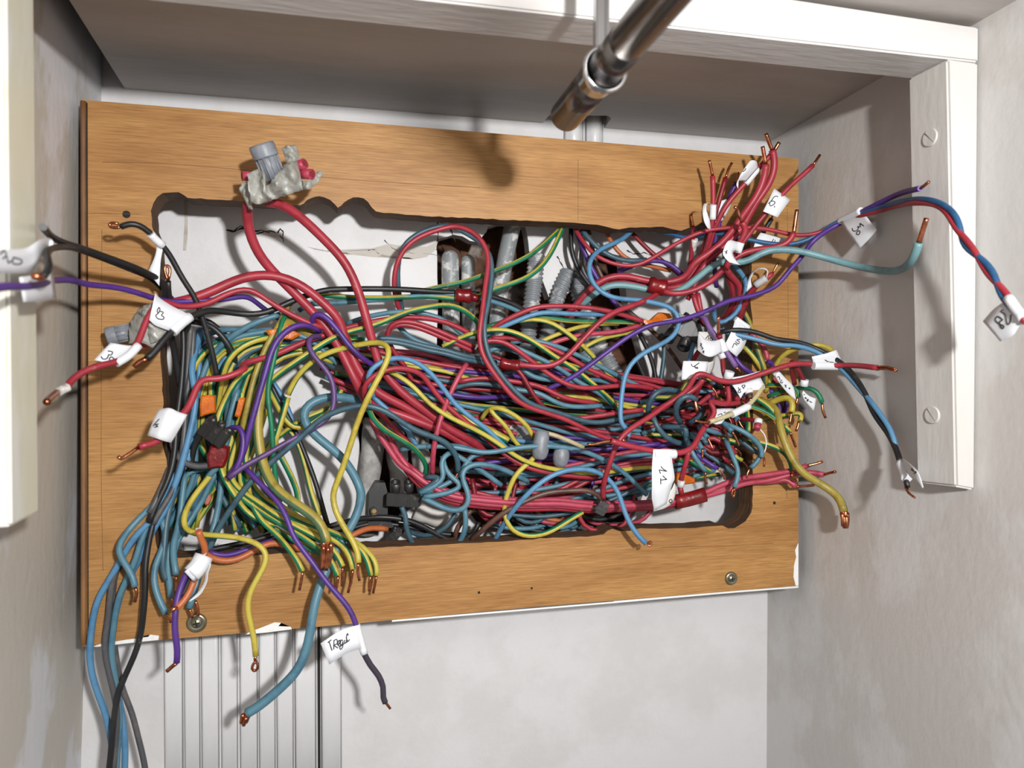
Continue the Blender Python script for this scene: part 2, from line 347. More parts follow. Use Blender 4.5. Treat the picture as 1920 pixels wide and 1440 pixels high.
# chips of white paint along the lower edge
def chip(pts, h=0.25, m=CAULK):
    vs = [H(x, y, h) for x, y in pts]; bm = bmesh.new(); f = bm.faces.new([bm.verts.new(v) for v in vs])
    bmesh.ops.triangulate(bm, faces=[f]); r = bmesh.ops.extrude_face_region(bm, geom=bm.faces[:])
    for v in [g for g in r['geom'] if isinstance(g, bmesh.types.BMVert)]: v.co.y += 0.0006
    fixn(bm); child('paint_chip', bm, m)
chip([(175,1212),(190,1207),(240,1199),(278,1194),(281,1190),(298,1192),(297,1200),(240,1206),(180,1213)])
chip([(459,1190),(470,1184),(482,1180),(515,1167),(527,1168),(522,1174),(545,1175),(547,1180),(500,1186)])
chip([(1497,1098),(1492,1098),(1488,1082),(1489,1060),(1493,1045),(1491,1032),(1497,1018)])
chip([(735,1163),(900,1149),(1150,1128),(1380,1108),(1497,1099),(1497,1102),(1380,1111),(1150,1131),(900,1152),(735,1166)], 0.2)
# cross-head screws with dished washers
def wood_screw(px, py, rpx, label):
    q = H(px, py, 0); z = (q.dot(_f)); R = rpx*z/F
    r = bpy.data.objects.new('screw', None); COL.objects.link(r); r.location = q; tag(r, label, 'screw', 'screws fixing the plywood board')
    bm = bmesh.new(); prof = [(R, 0.0), (R, -0.0010), (R*0.82, -0.0019), (R*0.62, -0.0016), (0.001, -0.0012)]
    rings = [[bm.verts.new((rr*math.cos(a*math.pi/14), yy, rr*math.sin(a*math.pi/14))) for a in range(28)] for rr, yy in prof]
    for i in range(len(rings)-1):
        for k in range(28): bm.faces.new((rings[i][k], rings[i][(k+1) % 28], rings[i+1][(k+1) % 28], rings[i+1][k])).smooth = True
    bm.faces.new(rings[-1]); fixn(bm); link('washer', bm, METAL, r)
    bm = bmesh.new(); cyl_bm(Vector((0,-0.0012,0)), Vector((0,-0.0024,0)), R*0.56, 24, R*0.48, bm); link('screw_head', bm, METAL, r, True)
    bm = bmesh.new()
    for an in (0.2, 0.2+math.pi/2):
        v = Vector((math.cos(an), 0, math.sin(an)))*R*0.33
        cyl_bm(Vector((0,-0.00245,0))-v, Vector((0,-0.00245,0))+v, R*0.075, 6, None, bm)
    link('cross_recess', bm, DARK, r)
wood_screw(369, 1167, 18, 'cross-head screw with dished washer at the lower left of the plywood board')
wood_screw(1370, 1084, 12.5, 'cross-head screw with washer at the lower right of the plywood board')
# ------------------------------------------------------------ painted conduits below and above the board
def strip(x0, x1, y0, y1, m, name, label, group, bulge=0.006, Y=YW, cat='conduit', flat=0.35):
    a = P(x0, (y0+y1)/2, Y); b = P(x1, (y0+y1)/2, Y); zt_ = P((x0+x1)/2, y0, Y).z; zb_ = P((x0+x1)/2, y1, Y).z
    bm = bmesh.new(); n = 10; rows = []
    for zz in (zb_, zt_):
        row = []
        for i in range(n+1):
            t = i/n; x = a.x+0.0002+(b.x-a.x-0.0004)*t; s = min(1.0, math.sin(math.pi*t)/ (1-flat)) if 0 < t < 1 else 0
            row.append(bm.verts.new((x, Y-bulge*s-0.0002, zz)))
        rows.append(row)
    for i in range(n): 
        f = bm.faces.new((rows[0][i], rows[0][i+1], rows[1][i+1], rows[1][i])); f.smooth = True
    bm.faces.new([rows[0][0], rows[1][0], rows[1][n], rows[0][n]]); bm.faces.new(rows[0][::-1]); bm.faces.new(rows[1])
    fixn(bm); o = link(name, bm, m); tag(o, label, cat, group); rebase(o, ((a.x+b.x)/2, Y, zb_)); return o
CW = mat('conduit_white_paint', (216, 216, 217), 0.4, rgb2=(208, 207, 207), nscale=30, stretch=(1,1,.2), bump=.2)
xs = [306, 344, 376, 413, 448, 484, 517, 551, 595]
words = ['first', 'second', 'third', 'fourth', 'fifth', 'sixth', 'seventh', 'widest']
for i in range(8):
    x1 = xs[i+1]-(1.5 if i in (2, 3, 7) else 0)
    lab = '%s white painted conduit from the left in the row below the board' % words[i] if i < 7 else 'white painted conduit ending the row, left of the black gap below the board'
    strip(xs[i]+0.6, x1, 1020, 1560, CW, 'conduit', lab, 'white conduits below the board', bulge=0.0016, flat=0.8)
strip(601, 641, 1020, 1560, CW, 'cover_strip', 'flat white cover strip right of the black gap below the board', None, bulge=0.002, cat='strip', flat=0.7)
o = link('gap_shade_strip', box_bm((P(595.5,1300,YW).x, YW-0.0006, P(600,1560,YW).z), (P(600.5,1300,YW).x, YW+0.001, P(600,1020,YW).z)), DARK); o['kind'] = 'structure'  # dark-coloured strip painting the shade of the gap beside the cover strip
strip(1056, 1094, 205, 300, CW, 'conduit', 'left one of two white pipes rising through the ceiling notch above the board', 'white pipes above the board', 0.006, flat=0.1)
strip(1096, 1131, 205, 300, CW, 'conduit', 'right one of two white pipes rising through the ceiling notch above the board', 'white pipes above the board', 0.006, flat=0.1)
# ------------------------------------------------------------ chrome rod and its bracket
Yend = 0.335
q = P(1061, 217, Yend); qd = q.dot(_f); RR = 29.5*qd/F; rd = ray(655, 702).normalized(); rq = (-rd).to_track_quat('-Y', 'Z')
rod = bpy.data.objects.new('closet_rod', None); COL.objects.link(rod); rod.location = q; rod.rotation_mode = 'QUATERNION'; rod.rotation_quaternion = rq; tag(rod, 'shiny dark chrome closet rod running from the upper edge toward the board', 'rod')
bm = bmesh.new(); cyl_bm(Vector((0,-0.075,0)), Vector((0,-0.33,0)), RR*0.96, 40, None, bm); link('tube', bm, CHROME, rod)
bm = bmesh.new(); cyl_bm(Vector((0,0,0)), Vector((0,-0.055,0)), RR, 40, None, bm); cyl_bm(Vector((0,-0.055,0)), Vector((0,-0.08,0)), RR*0.985, 40, None, bm); o = link('end_sleeve', bm, CHROME, rod); o['label'] = 'brushed end sleeve of the rod'
for o in rod.children: 
    for f in o.data.polygons: f.use_smooth = len(f.vertices) == 4
br = bpy.data.objects.new('rod_bracket', None); COL.objects.link(br); br.location = q-rd*0.050; tag(br, 'chrome ring bracket hanging from the trim and holding the closet rod', 'bracket')
bm = bmesh.new(); nseg = 40; prof = [(RR*1.00, -0.006), (RR*1.25, -0.006), (RR*1.27, -0.004), (RR*1.12, -0.001), (RR*1.06, 0.006), (RR*1.00, 0.006)]
rings = [[bm.verts.new((rr*math.cos(2*math.pi*k/nseg), yy, rr*math.sin(2*math.pi*k/nseg))) for k in range(nseg)] for rr, yy in prof]
for i in range(len(rings)):
    for k in range(nseg): bm.faces.new((rings[i][k], rings[i][(k+1) % nseg], rings[(i+1) % 6][(k+1) % nseg], rings[(i+1) % 6][k])).smooth = True
fixn(bm); link('ring', bm, CHROME2, br)
ry = br.location.y; xa_ = P(1111, 40, ry+.0).x-br.location.x; xb_ = P(1134, 40, ry).x-br.location.x
link('strap', box_bm((xa_, -0.0045, RR*0.9), (xb_, 0.0, 0.085), 0.0006), CHROME2, br)
link('strap_ridge', box_bm((xa_+(xb_-xa_)*.72, -0.006, RR*0.9), (xb_-.0002, -0.004, 0.085), 0.0004), CHROME2, br)
# ------------------------------------------------------------ wires
REG = dict(A=(0,360,4), B=(0,720,4), C=(0,1080,4), D=(400,240,4), E=(400,560,4), F=(400,880,4), G=(0,0,4), H=(400,1100,4),
           I=(800,380,4), J=(800,720,4), K=(1160,240,4.8), L=(1160,500,4.8), M=(1160,740,4), N=(1500,280,4), O=(1480,620,3.789), Q=(900,0,1.882),
           a=(280,560,8), b=(280,730,8), c=(280,880,8), d=(200,980,8), e=(500,560,8), f=(660,700,8), g=(660,860,8),
           h=(860,560,8), i=(860,720,8), j=(1060,560,8), k=(1060,720,8), l=(1240,520,8), m=(1240,680,8), n=(1380,640,8), Z=(0,0,1), r=(1215,860,9.07), s=(1440,360,31.7), t=(170,560,7.05))
def parse(s, dh=0.0):
    """'A 10,20,5 30,40 B ...' -> [(px,py,h)]; depth h (mm before the board) is interpolated where it is not given"""
    reg = REG['Z']; out = []; rid = []; t0 = 'Z'
    for t in s.split():
        if t in REG: reg = REG[t]; t0 = t; continue
        v = [float(x) for x in t.split(',')]
        out.append([reg[0]+v[0]/reg[2], reg[1]+v[1]/reg[2], v[2]+dh if len(v) > 2 else None]); rid.append(t0)
    i = 2
    while i < len(out):          # where two tracing regions overlap, never run backwards
        if rid[i] != rid[i-1]:
            p, l = out[i-2], out[i-1]; d = (l[0]-p[0], l[1]-p[1]); dl = math.hypot(*d) or 1; k = i
            while k < len(out)-1 and k < i+3 and ((out[k][0]-l[0])*d[0]+(out[k][1]-l[1])*d[1])/dl < 5: k += 1
            ok = ((out[k][0]-l[0])*d[0]+(out[k][1]-l[1])*d[1])/dl >= 5
            if ok and k > i:
                hs = [q[2] for q in out[i:k] if q[2] is not None]
                if hs and out[k][2] is None: out[k][2] = hs[-1]
                for q in range(i, k): rid[q] = rid[i-1]
                del out[i:k]; del rid[i:k]
        i += 1
    idx = [i for i, p in enumerate(out) if p[2] is not None]
    if not idx: 
        for p in out: p[2] = dh
        return out
    for i in range(idx[0]): out[i][2] = out[idx[0]][2]
    for i in range(idx[-1], len(out)): out[i][2] = out[idx[-1]][2]
    for a, b in zip(idx, idx[1:]):
        ds = [0.0]
        for i in range(a+1, b+1): ds.append(ds[-1]+math.hypot(out[i][0]-out[i-1][0], out[i][1]-out[i-1][1]))
        for i in range(a+1, b): out[i][2] = out[a][2]+(out[b][2]-out[a][2])*(ds[i-a]/max(ds[-1], 1e-6))
    return out
def clampY(px, py, Y, c=0.007):
    """keep a wire in front of the side walls and their trims"""
    if px > 1440:
        t = min(1.0, max(0.0, (px-1680)/35.0)); X = (XR-c)*(1-t)+(Xt-c)*t
        d = ray(px, py); Y = min(Y, X*d.y/d.x)
    elif px < 200:
        t = min(1.0, max(0.0, (110-px)/35.0)); X = (xl(0)+c)*(1-t)+(Xlt+c)*t
        d = ray(px, py); Y = min(Y, X*d.y/d.x)
    return Y
def HW(x, y, h):
    Y0 = YB-h/1000.0; Y = clampY(x, y, Y0)
    return P(x, y, Y-0.00008*h if Y < Y0-1e-6 else Y)
def wpts(s, dh=0.0): return [HW(x, y, z) for x, y, z in parse(s, dh)]
def ins(name, rgb, rgb2=None, rough=0.44, dust=None):
    k = 0.80 if rgb[0] > 1.6*max(rgb[1], rgb[2]) else 0.86
    rgb = tuple(v*k for v in rgb); rgb2 = tuple(v*k for v in rgb2) if rgb2 else None
    return mat(name, rgb, rough, rgb2=rgb2, nscale=70, nmix=(0.5, 0.62), rgb3=dust or (132, 118, 106), n3=160, m3=(0.66, 0.78), spec=0.45)
WC = {
 'R': (ins('red_insulation', (190, 54, 70), (170, 44, 58)),), 'D': (ins('dark_red_insulation', (150, 28, 44), (126, 24, 36)),),
 'K': (ins('pink_red_insulation', (206, 76, 100), (190, 58, 82)),), 'B': (ins('blue_insulation', (92, 138, 156), (74, 120, 142)),),
 'b': (ins('bright_blue_insulation', (96, 150, 190), (82, 134, 174)),), 'T': (ins('slate_blue_insulation', (68, 100, 114), (54, 82, 98)),), 'm': (ins('dusty_purple_insulation', (100, 68, 128), (84, 62, 100)),),
 'V': (ins('deep_blue_insulation', (44, 98, 146), (36, 84, 130)),), 'P': (ins('purple_insulation', (88, 50, 142), (72, 42, 118)),),
 'p': (ins('lilac_insulation', (134, 98, 160), (116, 84, 146)),), 'q': (ins('dark_purple_insulation', (66, 58, 72), (56, 50, 62)),),
 'X': (ins('black_insulation', (32, 32, 34), (46, 44, 44)),), 'S': (ins('grey_insulation', (84, 84, 88), (104, 100, 98)),),
 'A': (ins('aqua_insulation', (124, 168, 174), (106, 150, 158)),), 'O': (ins('orange_insulation', (214, 118, 66), (196, 100, 54)),),
 'N': (ins('brown_insulation', (104, 72, 60), (84, 56, 46)),), 'C': (ins('cream_insulation', (206, 194, 152), (190, 176, 138)),),
 'G': (ins('earth_yellow', (206, 188, 74), (184, 162, 56)), ins('earth_green', (22, 124, 84), (20, 98, 70)), 5),
 'g': (ins('earth_yellow', (206, 188, 74)), ins('earth_green', (22, 124, 84)), 7),
 'Y': (ins('earth_yellow', (206, 188, 74)), ins('earth_green', (22, 124, 84)), 3),
 'y': (ins('dusty_yellow', (176, 156, 66), (150, 128, 50)), ins('dusty_green', (86, 116, 82), (70, 100, 70)), 3),
}
WR = random.Random(21)
WIRES = {}
def W(col, r, label, path, tip=None, strands=1, grp=None, key=None, dh=0.0, name='electric_wire', tips=None, cat='wire', tr=None, ph=None, tw=None, step=0.0035):
    pts = smooth_path(wpts(path, dh), step); m = WC[col]; st = None
    for _ in range(5): pts = [pts[0]]+[pts[i-1]*0.25+pts[i]*0.5+pts[i+1]*0.25 for i in range(1, len(pts)-1)]+[pts[-1]]
    hs = parse(path, dh); k_ = sum(H(x, y, z).dot(_f)/H(x, y, 0).dot(_f) for x, y, z in hs)/len(hs)
    r = r*max(0.78, min(1.03, k_))*0.97
    if len(m) > 1:
        ph0 = {5: WR.choice((0.3, 0.1, -3.3)), 3: WR.choice((0.6, 0.8, -2.6)), 7: WR.choice((-0.5, -0.3, 2.3))}[m[2]]
        st = (ph if (ph is not None and r > 2.4) else ph0, tw if (tw is not None and (r > 2.4 or abs(tw) >= 5)) else WR.uniform(-2.5, 2.5), m[2])
    bm = tube_bm(pts, r/1000.0, 10, None, st)
    if len(m) > 1:   # cut ends in the yellow
        pass
    o = link(name, bm, list(m[:2]) if len(m) > 1 else m[0]); tag(o, label, cat, grp)
    org = pts[len(pts)//2]; rebase(o, org)
    for tp in ([tip] if tip else [])+(tips or []):
        p = wpts(tp, dh)
        tp_ = parse(tp, dh)
        if len(p) < 2 or ',' not in tp: continue
        if p[0] is not None and len(tp_[0]) and tp.split()[1].count(',') < 2: # no depth given: carry on from the wire's end
            hh = parse(path, dh)[-1][2]; p = [HW(x, y, hh) for x, y, _ in tp_]
        sp = smooth_path(p, 0.0015); rr = (tr or r*0.52)/1000.0; bm = bmesh.new()
        if strands > 1:
            rs = rr*0.62
            for q_ in range(strands):
                aa = 2*math.pi*q_/strands; off = Vector((math.cos(aa), 0.3*math.sin(aa), math.sin(aa)))*rr*0.9
                tube_bm([x+off*(1-0.35*i/len(sp)) for i, x in enumerate(sp)], rs, 7, bm)
        else: tube_bm(sp, rr, 9, bm)
        bm.transform(Matrix.Translation(-org)); c = link('copper_end', bm, COPPER, o, True)
    if key: WIRES[key] = (o, org, r)
    return o
def patch_bm(rows, th=0.00025, sub=4, bm=None):
    R_ = [smooth_path_n(wpts(s), sub) for s in rows]
    cols = len(R_[0]); R2 = []
    for c in range(cols):
        col = [r_[c] for r_ in R_]; R2.append(smooth_path_n(col, sub) if len(col) > 2 else smooth_path_n(col, 3))
    bm = bm or bmesh.new(); g = [[bm.verts.new(p) for p in col] for col in R2]; fs = []
    for a in range(len(g)-1):
        for b in range(len(g[0])-1):
            f = bm.faces.new((g[a][b], g[a+1][b], g[a+1][b+1], g[a][b+1])); f.smooth = True; fs.append(f)
    r = bmesh.ops.extrude_face_region(bm, geom=fs)
    for f in fs: f.normal_update()
    nv = (R2[-1][0]-R2[0][0]).cross(R2[0][-1]-R2[0][0]).normalized()
    if nv.dot(R2[0][0]) < 0: nv = -nv
    for v in [x for x in r['geom'] if isinstance(x, bmesh.types.BMVert)]: v.co += nv*th
    fixn(bm); return bm
def smooth_path_n(pts, n):
    if len(pts) == 2: return [pts[0].lerp(pts[1], i/n) for i in range(n+1)]
    Q = [pts[0]*2-pts[1]]+list(pts)+[pts[-1]*2-pts[-2]]; out = []
    for i in range(1, len(pts)):
        p0, p1, p2, p3 = Q[i-1:i+3]
        for j in range(n):
            t = j/n; out.append(0.5*((2*p1)+(p2-p0)*t+(2*p0-5*p1+4*p2-p3)*t*t+(3*p1-p0-3*p2+p3)*t**3))
    out.append(pts[-1]); return out
def flag(key, rows=None, wrap=None, wr=None, ink=None, m=None, name='paper_label', ir=0.3):
    """a paper tape flag folded round a wire: rows = edges of the flag, wrap = stretch of wire it is folded round"""
    o, org, r = WIRES[key]; bm = bmesh.new()
    if rows: patch_bm(rows, bm=bm)
    if wrap: tube_bm(smooth_path(wpts(wrap), 0.002), (wr or r+0.55)/1000.0, 12, bm)
    bvh = BVHTree.FromBMesh(bm) if ink else None
    bm.transform(Matrix.Translation(-org)); c = link(name, bm, m or PAPER, o)
    if rows: c['label'] = 'white paper tape flag'
    if ink:
        reg = REG[ink[0]]; ib = bmesh.new(); n = 0
        for st in ink[1]:
            q = []
            v = [float(x) for x in st.replace(',', ' ').split()]
            sp = smooth_path_n([Vector((v[t], v[t+1], 0)) for t in range(0, len(v), 2)], 3)
            for s_ in sp:
                d = ray(reg[0]+s_.x/reg[2], reg[1]+s_.y/reg[2]).normalized()
                hit = bvh.ray_cast(Vector((0, 0, 0)), d, 2.0)
                if hit[0] is not None: q.append(hit[0]-d*0.00012-org)
            if len(q) > 1: tube_bm(q, ir/1000.0, 5, ib); n += 1
        if n: link('handwriting', ib, INK, c)
        else: ib.free()
    return c
def tapes(key, path, rr, m, name='tape_wrap', lab=None, squash=1.0):
    o, org, r = WIRES[key]; pts = smooth_path(wpts(path), 0.002); rn = random.Random(len(path))
    bm = bmesh.new(); tube_bm(pts, rr/1000.0, 12, bm, rf=lambda t: rr/1000.0*(1+0.07*math.sin(t*9)))
    for v in bm.verts: v.co += Vector((rn.uniform(-1,1), rn.uniform(-1,1), rn.uniform(-1,1)))*0.00025
    bm.transform(Matrix.Translation(-org)); c = link(name, bm, m, o)
    if lab: c['label'] = lab
    return c
# ---- left side, reaching out of the opening
W('X', 1.75, 'black wire with curled copper tip reaching up over the board at upper left', 'A 1630,1390,2 1580,1150 1530,980,10 1490,860 1460,770 1390,690 1320,560 1270,460,22 1220,400 1130,310 1080,265 1010,230,34 950,240 905,262', tip='A 905,262 870,268 832,262 822,242 845,232 890,240', key='curl')
flag('curl', ['A 1180,350,25 1165,470,25 1110,600,27', 'A 1225,410,25 1205,520,25 1195,705,27'], 'A 1130,315,30 1160,350,28 1225,405,25')
W('X', 1.9, 'long straight black wire with dusty blunt end reaching furthest to the upper left', 'A 1225,850,12 1248,740 1235,680,20 1195,655 1120,615 1000,560,40 800,490 640,430,62 500,390 410,360,85 370,320 322,262,100', key='longblack')
W('X', 1.8, 'black wire ending in round copper stub below the curled paper flag at the left edge', 'A 1290,800,4 1150,660,14 1000,590,36 800,510 640,450,58 500,410 400,420,98 350,480,140 372,550,150 362,610 310,640,155', tip='A 310,640,155 262,632,160', tr=1.5, key='stub')
flag('stub', ['A -60,430,96 60,430,100 200,420,104 300,360,104 370,345,102 400,370,100', 'A -60,600,96 60,610,100 230,600,104 300,510,104 350,470,102 395,460,100'], None, ink=('A', ['0,465 30,440 45,475 20,500', '50,480 60,530 85,515', '100,490 160,510 150,540 95,535 100,490']))
W('P', 1.75, 'purple wire crossing the left wall to leave the photo at its left edge', 'E 560,200,-14 480,140 D 350,1340,-6 290,1270 230,1250,2 130,1280 A 1640,812,8 1450,815 1300,830,16 1180,815 1060,760,30 900,720 760,700 650,700,55 560,660 440,660,80 300,690 150,712,92 80,700 0,712 -70,725,100', key='purpleleft')
flag('purpleleft', ['A 150,640,110 280,620,110 400,600,110', 'A 180,825,112 300,820,113 425,800,112'], None)
W('R', 2.9, 'thick red cable arching from the left taped joint down across the centre', 'A 1290,835,12 1480,790,12 D 0,1222,10 200,1125 330,1100 430,1100,8 560,1125 680,1190 800,1290 950,1440,4 E 870,90 960,220,2 1010,350 1045,450 1080,530 1130,605,0 1200,690 f 390,250,-2 600,400 800,500 1000,620 1250,760,-6 1500,900 1750,1080,-10', key='R3')
W('R', 1.85, 'red wire bent down past the grey taped joint with two paper flags, worn tip', 'e 980,520,-4 900,450 840,420 700,400,2 560,330 400,260 200,150 0,20,6 D 300,1215 250,1200,8 120,1230 0,1300 A 1550,840,14 1400,865 1320,860 1260,830,24 1205,800,30 1120,900,34 1080,1000 1040,1140,40 980,1210 900,1270,48 860,1280 700,1310,56 600,1350 500,1440,64 B 500,30,66', tip='B 430,60,68 370,110,70 350,135,71', tr=1.6, key='red33')
tapes('red33', 'B 515,20,65.5 430,62,68', 2.3, PAPERO, 'worn_tape', 'dirty beige tape at the wire tip')
flag('red33', ['A 1040,1145,42 960,1150,42 830,1130,44', 'A 1000,1190,44 900,1200,44 770,1190,46', 'A 870,1290,48 800,1280,48 705,1260,49'], 'A 1040,1150,41 960,1230,45 870,1285,49', ink=('t', ['225,690 290,705 270,745 230,738', '140,765 165,800 215,790 235,750', '250,790 275,770 310,800 280,820 250,810 250,790']), ir=0.3)
W('X', 1.95, 'long dusty black wire running left from the red tape to the flag marked 23', 'I 760,830,-24 700,785,-22 560,725 450,695,-18 340,680 220,672,-14 D 1790,1235,-14 1600,1222 1350,1208 1000,1208,-8 830,1215 770,1232 650,1275 550,1310,-2 450,1370 350,1400 150,1390,4 0,1362 A 1560,890,14 1420,930,22 1360,990 1280,1040,30 1200,1140,34 1150,1220 1100,1250,38', tip='A 1105,1250 1050,1275 1005,1312', tr=1.5, key='flag23')
flag('flag23', ['A 1165,760,36 1205,800,34 1300,860,30 1400,910,26 1420,945,24', 'A 1120,960,38 1165,1000,36 1240,1030,33 1270,1040,31 1300,1055,30'], 'A 1425,935,23 1370,975,26 1290,1050,30', wr=2.9, ink=('t', ['890,190 880,160 905,115 915,150 895,190 860,225 890,265 940,275', '910,165 960,180 935,220 965,240 965,265 940,278']), ir=0.28)
W('X', 1.6, 'short black wire with tall copper hairpin loop beside the flag marked 23', 'A 1310,900,4 1280,850,10 1262,760,16 1262,670,20', tip='A 1260,665 1240,610 1236,570 1250,553 1268,562 1275,600 1262,658', tr=0.85)
# grey taped joints
def lump(name, label, rows, m):
    pass
# ---- tags / wire with flag "4"
W('R', 1.95, 'red wire folded back on itself with rolled white flag and hooked copper tip at left', 'I 330,985,-18 220,925 100,880 0,868 E 1700,165,-14 1500,135 1350,145 1200,172,-12 1000,218 850,268,-6 700,315 580,370 470,420,2 380,450 280,465,8 215,492,10 200,512,14 235,520,18 258,512,22 200,552,24 90,598 0,608 a 850,1190,28 760,1230 690,1340,32 b 720,0,34 640,200 560,320 500,365,38 400,450 300,600,44 200,760,48 B 1220,420,50 1150,442 1040,475,54', tip='B 1035,477,54 960,530,57 905,560,59 888,545,60', key='flag4')
flag('flag4', ['B 1190,190,48 1150,270,51 1105,385,51', 'B 1270,180,52 1230,290,55 1180,410,55', 'B 1340,210,50 1300,320,53 1240,430,53', 'B 1405,230,47 1350,330,49 1285,440,49'], None, ink=('B', ['1195,262 1160,300 1150,318', '1190,300 1165,305 1185,318 1160,325']))
# ---- vertical bundle on the left
VB = 'wires of the bundle hanging down at the left'
W('X', 1.75, 'black wire of the left bundle crossing in front of the others below the board', 'a 590,330,2 560,500,-4 550,700 545,900,-6 510,1100 500,1300 b 520,100,-6 500,300 480,600 450,900,-4 430,1100 380,1300 c 330,200,-2 250,400,2 150,550 60,750,6 30,950 d 640,200,8 620,400 575,600 570,800,12 590,1000 560,1250 540,1440,12 C 1090,0 1095,200 1070,350,10 1030,550 960,700 890,860,10 870,960 850,1100 840,1250 820,1440,10 800,1600', grp=None)
W('S', 1.8, 'dark grey wire of the left bundle, leftmost of the dark ones below the board', 'a 620,420,-2 600,700 570,1000,-4 555,1440 b 560,0 545,300,-2 520,700 480,1000 400,1400,2 c 250,480,3 130,620 50,800,4 d 560,100,4 430,250,6 270,430 150,620 80,900,6 50,1100 30,1440 C 850,0,5 820,150 795,300 780,500,4 800,650 850,850 880,1000,4 870,1200 850,1440 840,1600')
W('b', 1.9, 'bright blue wire of the left bundle running straight down to the bottom edge', 'a 770,460,-14 750,600 700,750 640,950,-2 625,1100,0 700,1440 b 700,180,4 650,500 570,800 510,1050,6 440,1300 c 440,50,6 390,200 280,560 150,740,6 55,920 d 600,290,4 520,500 400,720,2 300,880 220,1020 C 940,30,0 900,150 870,300 850,420,-2 830,550 850,700 880,850 905,1000,-6 930,1150 940,1300 935,1440 930,1600')
W('b', 1.9, 'bright blue wire bowing furthest left below the board, at the lower left corner', 'b 620,900,2 560,1200 c 330,100,3 200,450,5 80,650,6 0,850 d 480,100,8 300,420 160,640 50,860,6 C 810,40,5 740,150 700,300 680,450,2 670,600 690,750 740,900 800,1050,-2 830,1200 850,1350 875,1440 890,1600')
W('S', 1.7, 'second dark grey wire of the left bundle, swerving right at the bottom edge', 'a 540,500,-16 545,700 540,900 490,1200,-12 b 500,100,-8 470,400 470,800 420,1200,-4 c 370,250,-2 230,480 110,640 40,850,0 d 520,140,0 330,370 220,540 120,760,0 90,1000 C 860,0,0 850,200 845,350 860,550,-2 880,660 900,790 935,900,-4 990,1020 1020,1150 1060,1300 1090,1440 1110,1600')
W('B', 1.9, 'teal wire bent sharply at the left over the board with a short copper tip', 'b 300,1440,2 c 300,100,4 200,320 90,520,8 0,590 B 1150,920,10 1000,1050 885,1205,18 875,1260 940,1350,22 1000,1440 C 1000,30,24 1012,80', tip='C 1014,85 1025,130 1010,195', key=None)
W('B', 1.85, 'teal wire of the left bundle merging into the dark ones at the lower board edge', 'b 440,700,-6 400,1100 c 330,0,-2 260,250 150,480,2 50,680 d 620,60,6 540,200 490,350 450,520,8 400,650 300,850 230,1000 180,1130,6 C 880,120,5 865,250 855,380 830,520,3 835,640 870,800 880,950,2 900,1100 880,1300 870,1440 860,1600')
W('B', 1.95, 'pale teal wire, third of the loose ends above the lower left screw', 'b 560,1280,-8 c 540,60,-6 510,250 500,400,-2 470,600 460,800,2 400,980 370,1080,8 350,1200 370,1440 d 1010,420,14 1015,560 1040,690,16 1040,775', tip='d 1040,800 1045,900 1035,1050', tr=0.8)
W('B', 1.95, 'teal wire curving out and back with copper tip near the lower left screw', 'c 120,620,4 d 900,120,2 880,300 800,480,8 710,650 695,850,14 740,1050 810,1210 890,1365,18', tip='d 890,1370 925,1400 950,1440 C 1280,350', tr=0.8)
W('T', 1.95, 'slate blue wire going straight down, first of the loose ends above the lower left screw', 'c 420,250,-4 300,560,0 250,780 235,1000 d 870,200,6 870,350 850,520,8 830,650 860,780,8 900,860')
W('B', 1.95, 'teal wire, second of the loose ends, ending beside the purple stub at lower left', 'c 640,600,-10 520,850,-4 430,1020,0 d 1000,250,2 930,400,6 910,560 920,750 940,900,8 955,1010 965,1120', tip='d 965,1125 985,1200 975,1260', tr=0.8)
W('T', 1.85, 'slate blue wire sloping down-left behind the yellow loop at lower left', 'b 1180,600,-22 1000,1100 c 900,150,-18 790,300 700,480,-16 610,640 500,830,-12 430,960')
W('B', 1.85, 'greyish blue wire sloping down-left just right of the yellow loop', 'b 1130,900,-12 c 1040,20,-8 900,200 850,380,-8 740,570 620,740,-6 560,860 480,980,-2 400,1080 370,1250,2')
W('B', 2.0, 'blue wire dropping from the left bundle to a blue stub over the lower left screw', 'b 1330,0,-8 1290,150 1220,350,-6 1180,550 1150,850,-8 c 1085,60,-8 1080,300 1050,500,-6 1010,700 960,900,-4 900,1100 880,1250 d 1560,300,2 1480,500,4 1380,850,8 1290,1080,12 1240,1280', tips=['d 1240,1290 1270,1360 1290,1430', 'd 1330,1170 1365,1280 1375,1400'], tr=0.9)
W('T', 1.9, 'long slate blue wire from a copper tip in the centre across to the lower left', 'g 1590,205,0 1590,60 1580,-40,6 f 1600,1230,8 1500,1130 1400,1010,12 1250,960 1050,900 850,820,16 700,680 500,560 350,490,18 150,480 0,500,16 E 1050,800 900,850,14 800,900 700,1000 560,1120 430,1230,10 300,1350 240,1420 c 1560,200,10 1330,440 1150,700,6 1020,900 960,1050 890,1220,6', tip='g 1590,210 1560,270 1540,380', tr=0.8)
W('X', 1.9, 'thick black wire dropping from the left flag along the edge of the opening', 'a 300,470,14 340,560,8 370,750 400,950,0 440,1150 490,1440,-6 b 560,200,-12 700,500,-20')
W('X', 1.9, 'black wire arching over the left bundle then sinking down to the right', 'a 600,335,-4 720,350 880,380,-2 1000,450 1120,590 1210,720,-4 1290,880 1320,1050,-10 1300,1200,-20')
W('X', 1.9, 'second black wire arching above the left bundle, disappearing beneath the yellow one', 'a 720,310,-16 850,320 950,370 1050,480,-18 1200,600 1320,700 1430,800,-22 1500,900')
W('S', 1.9, 'dark grey wire curling under the rolled flag into the red tape at left', 'b 360,450,-10 330,650,-4 335,840,0 395,985,4 500,1100 650,1165,6 800,1165 930,1130,6')
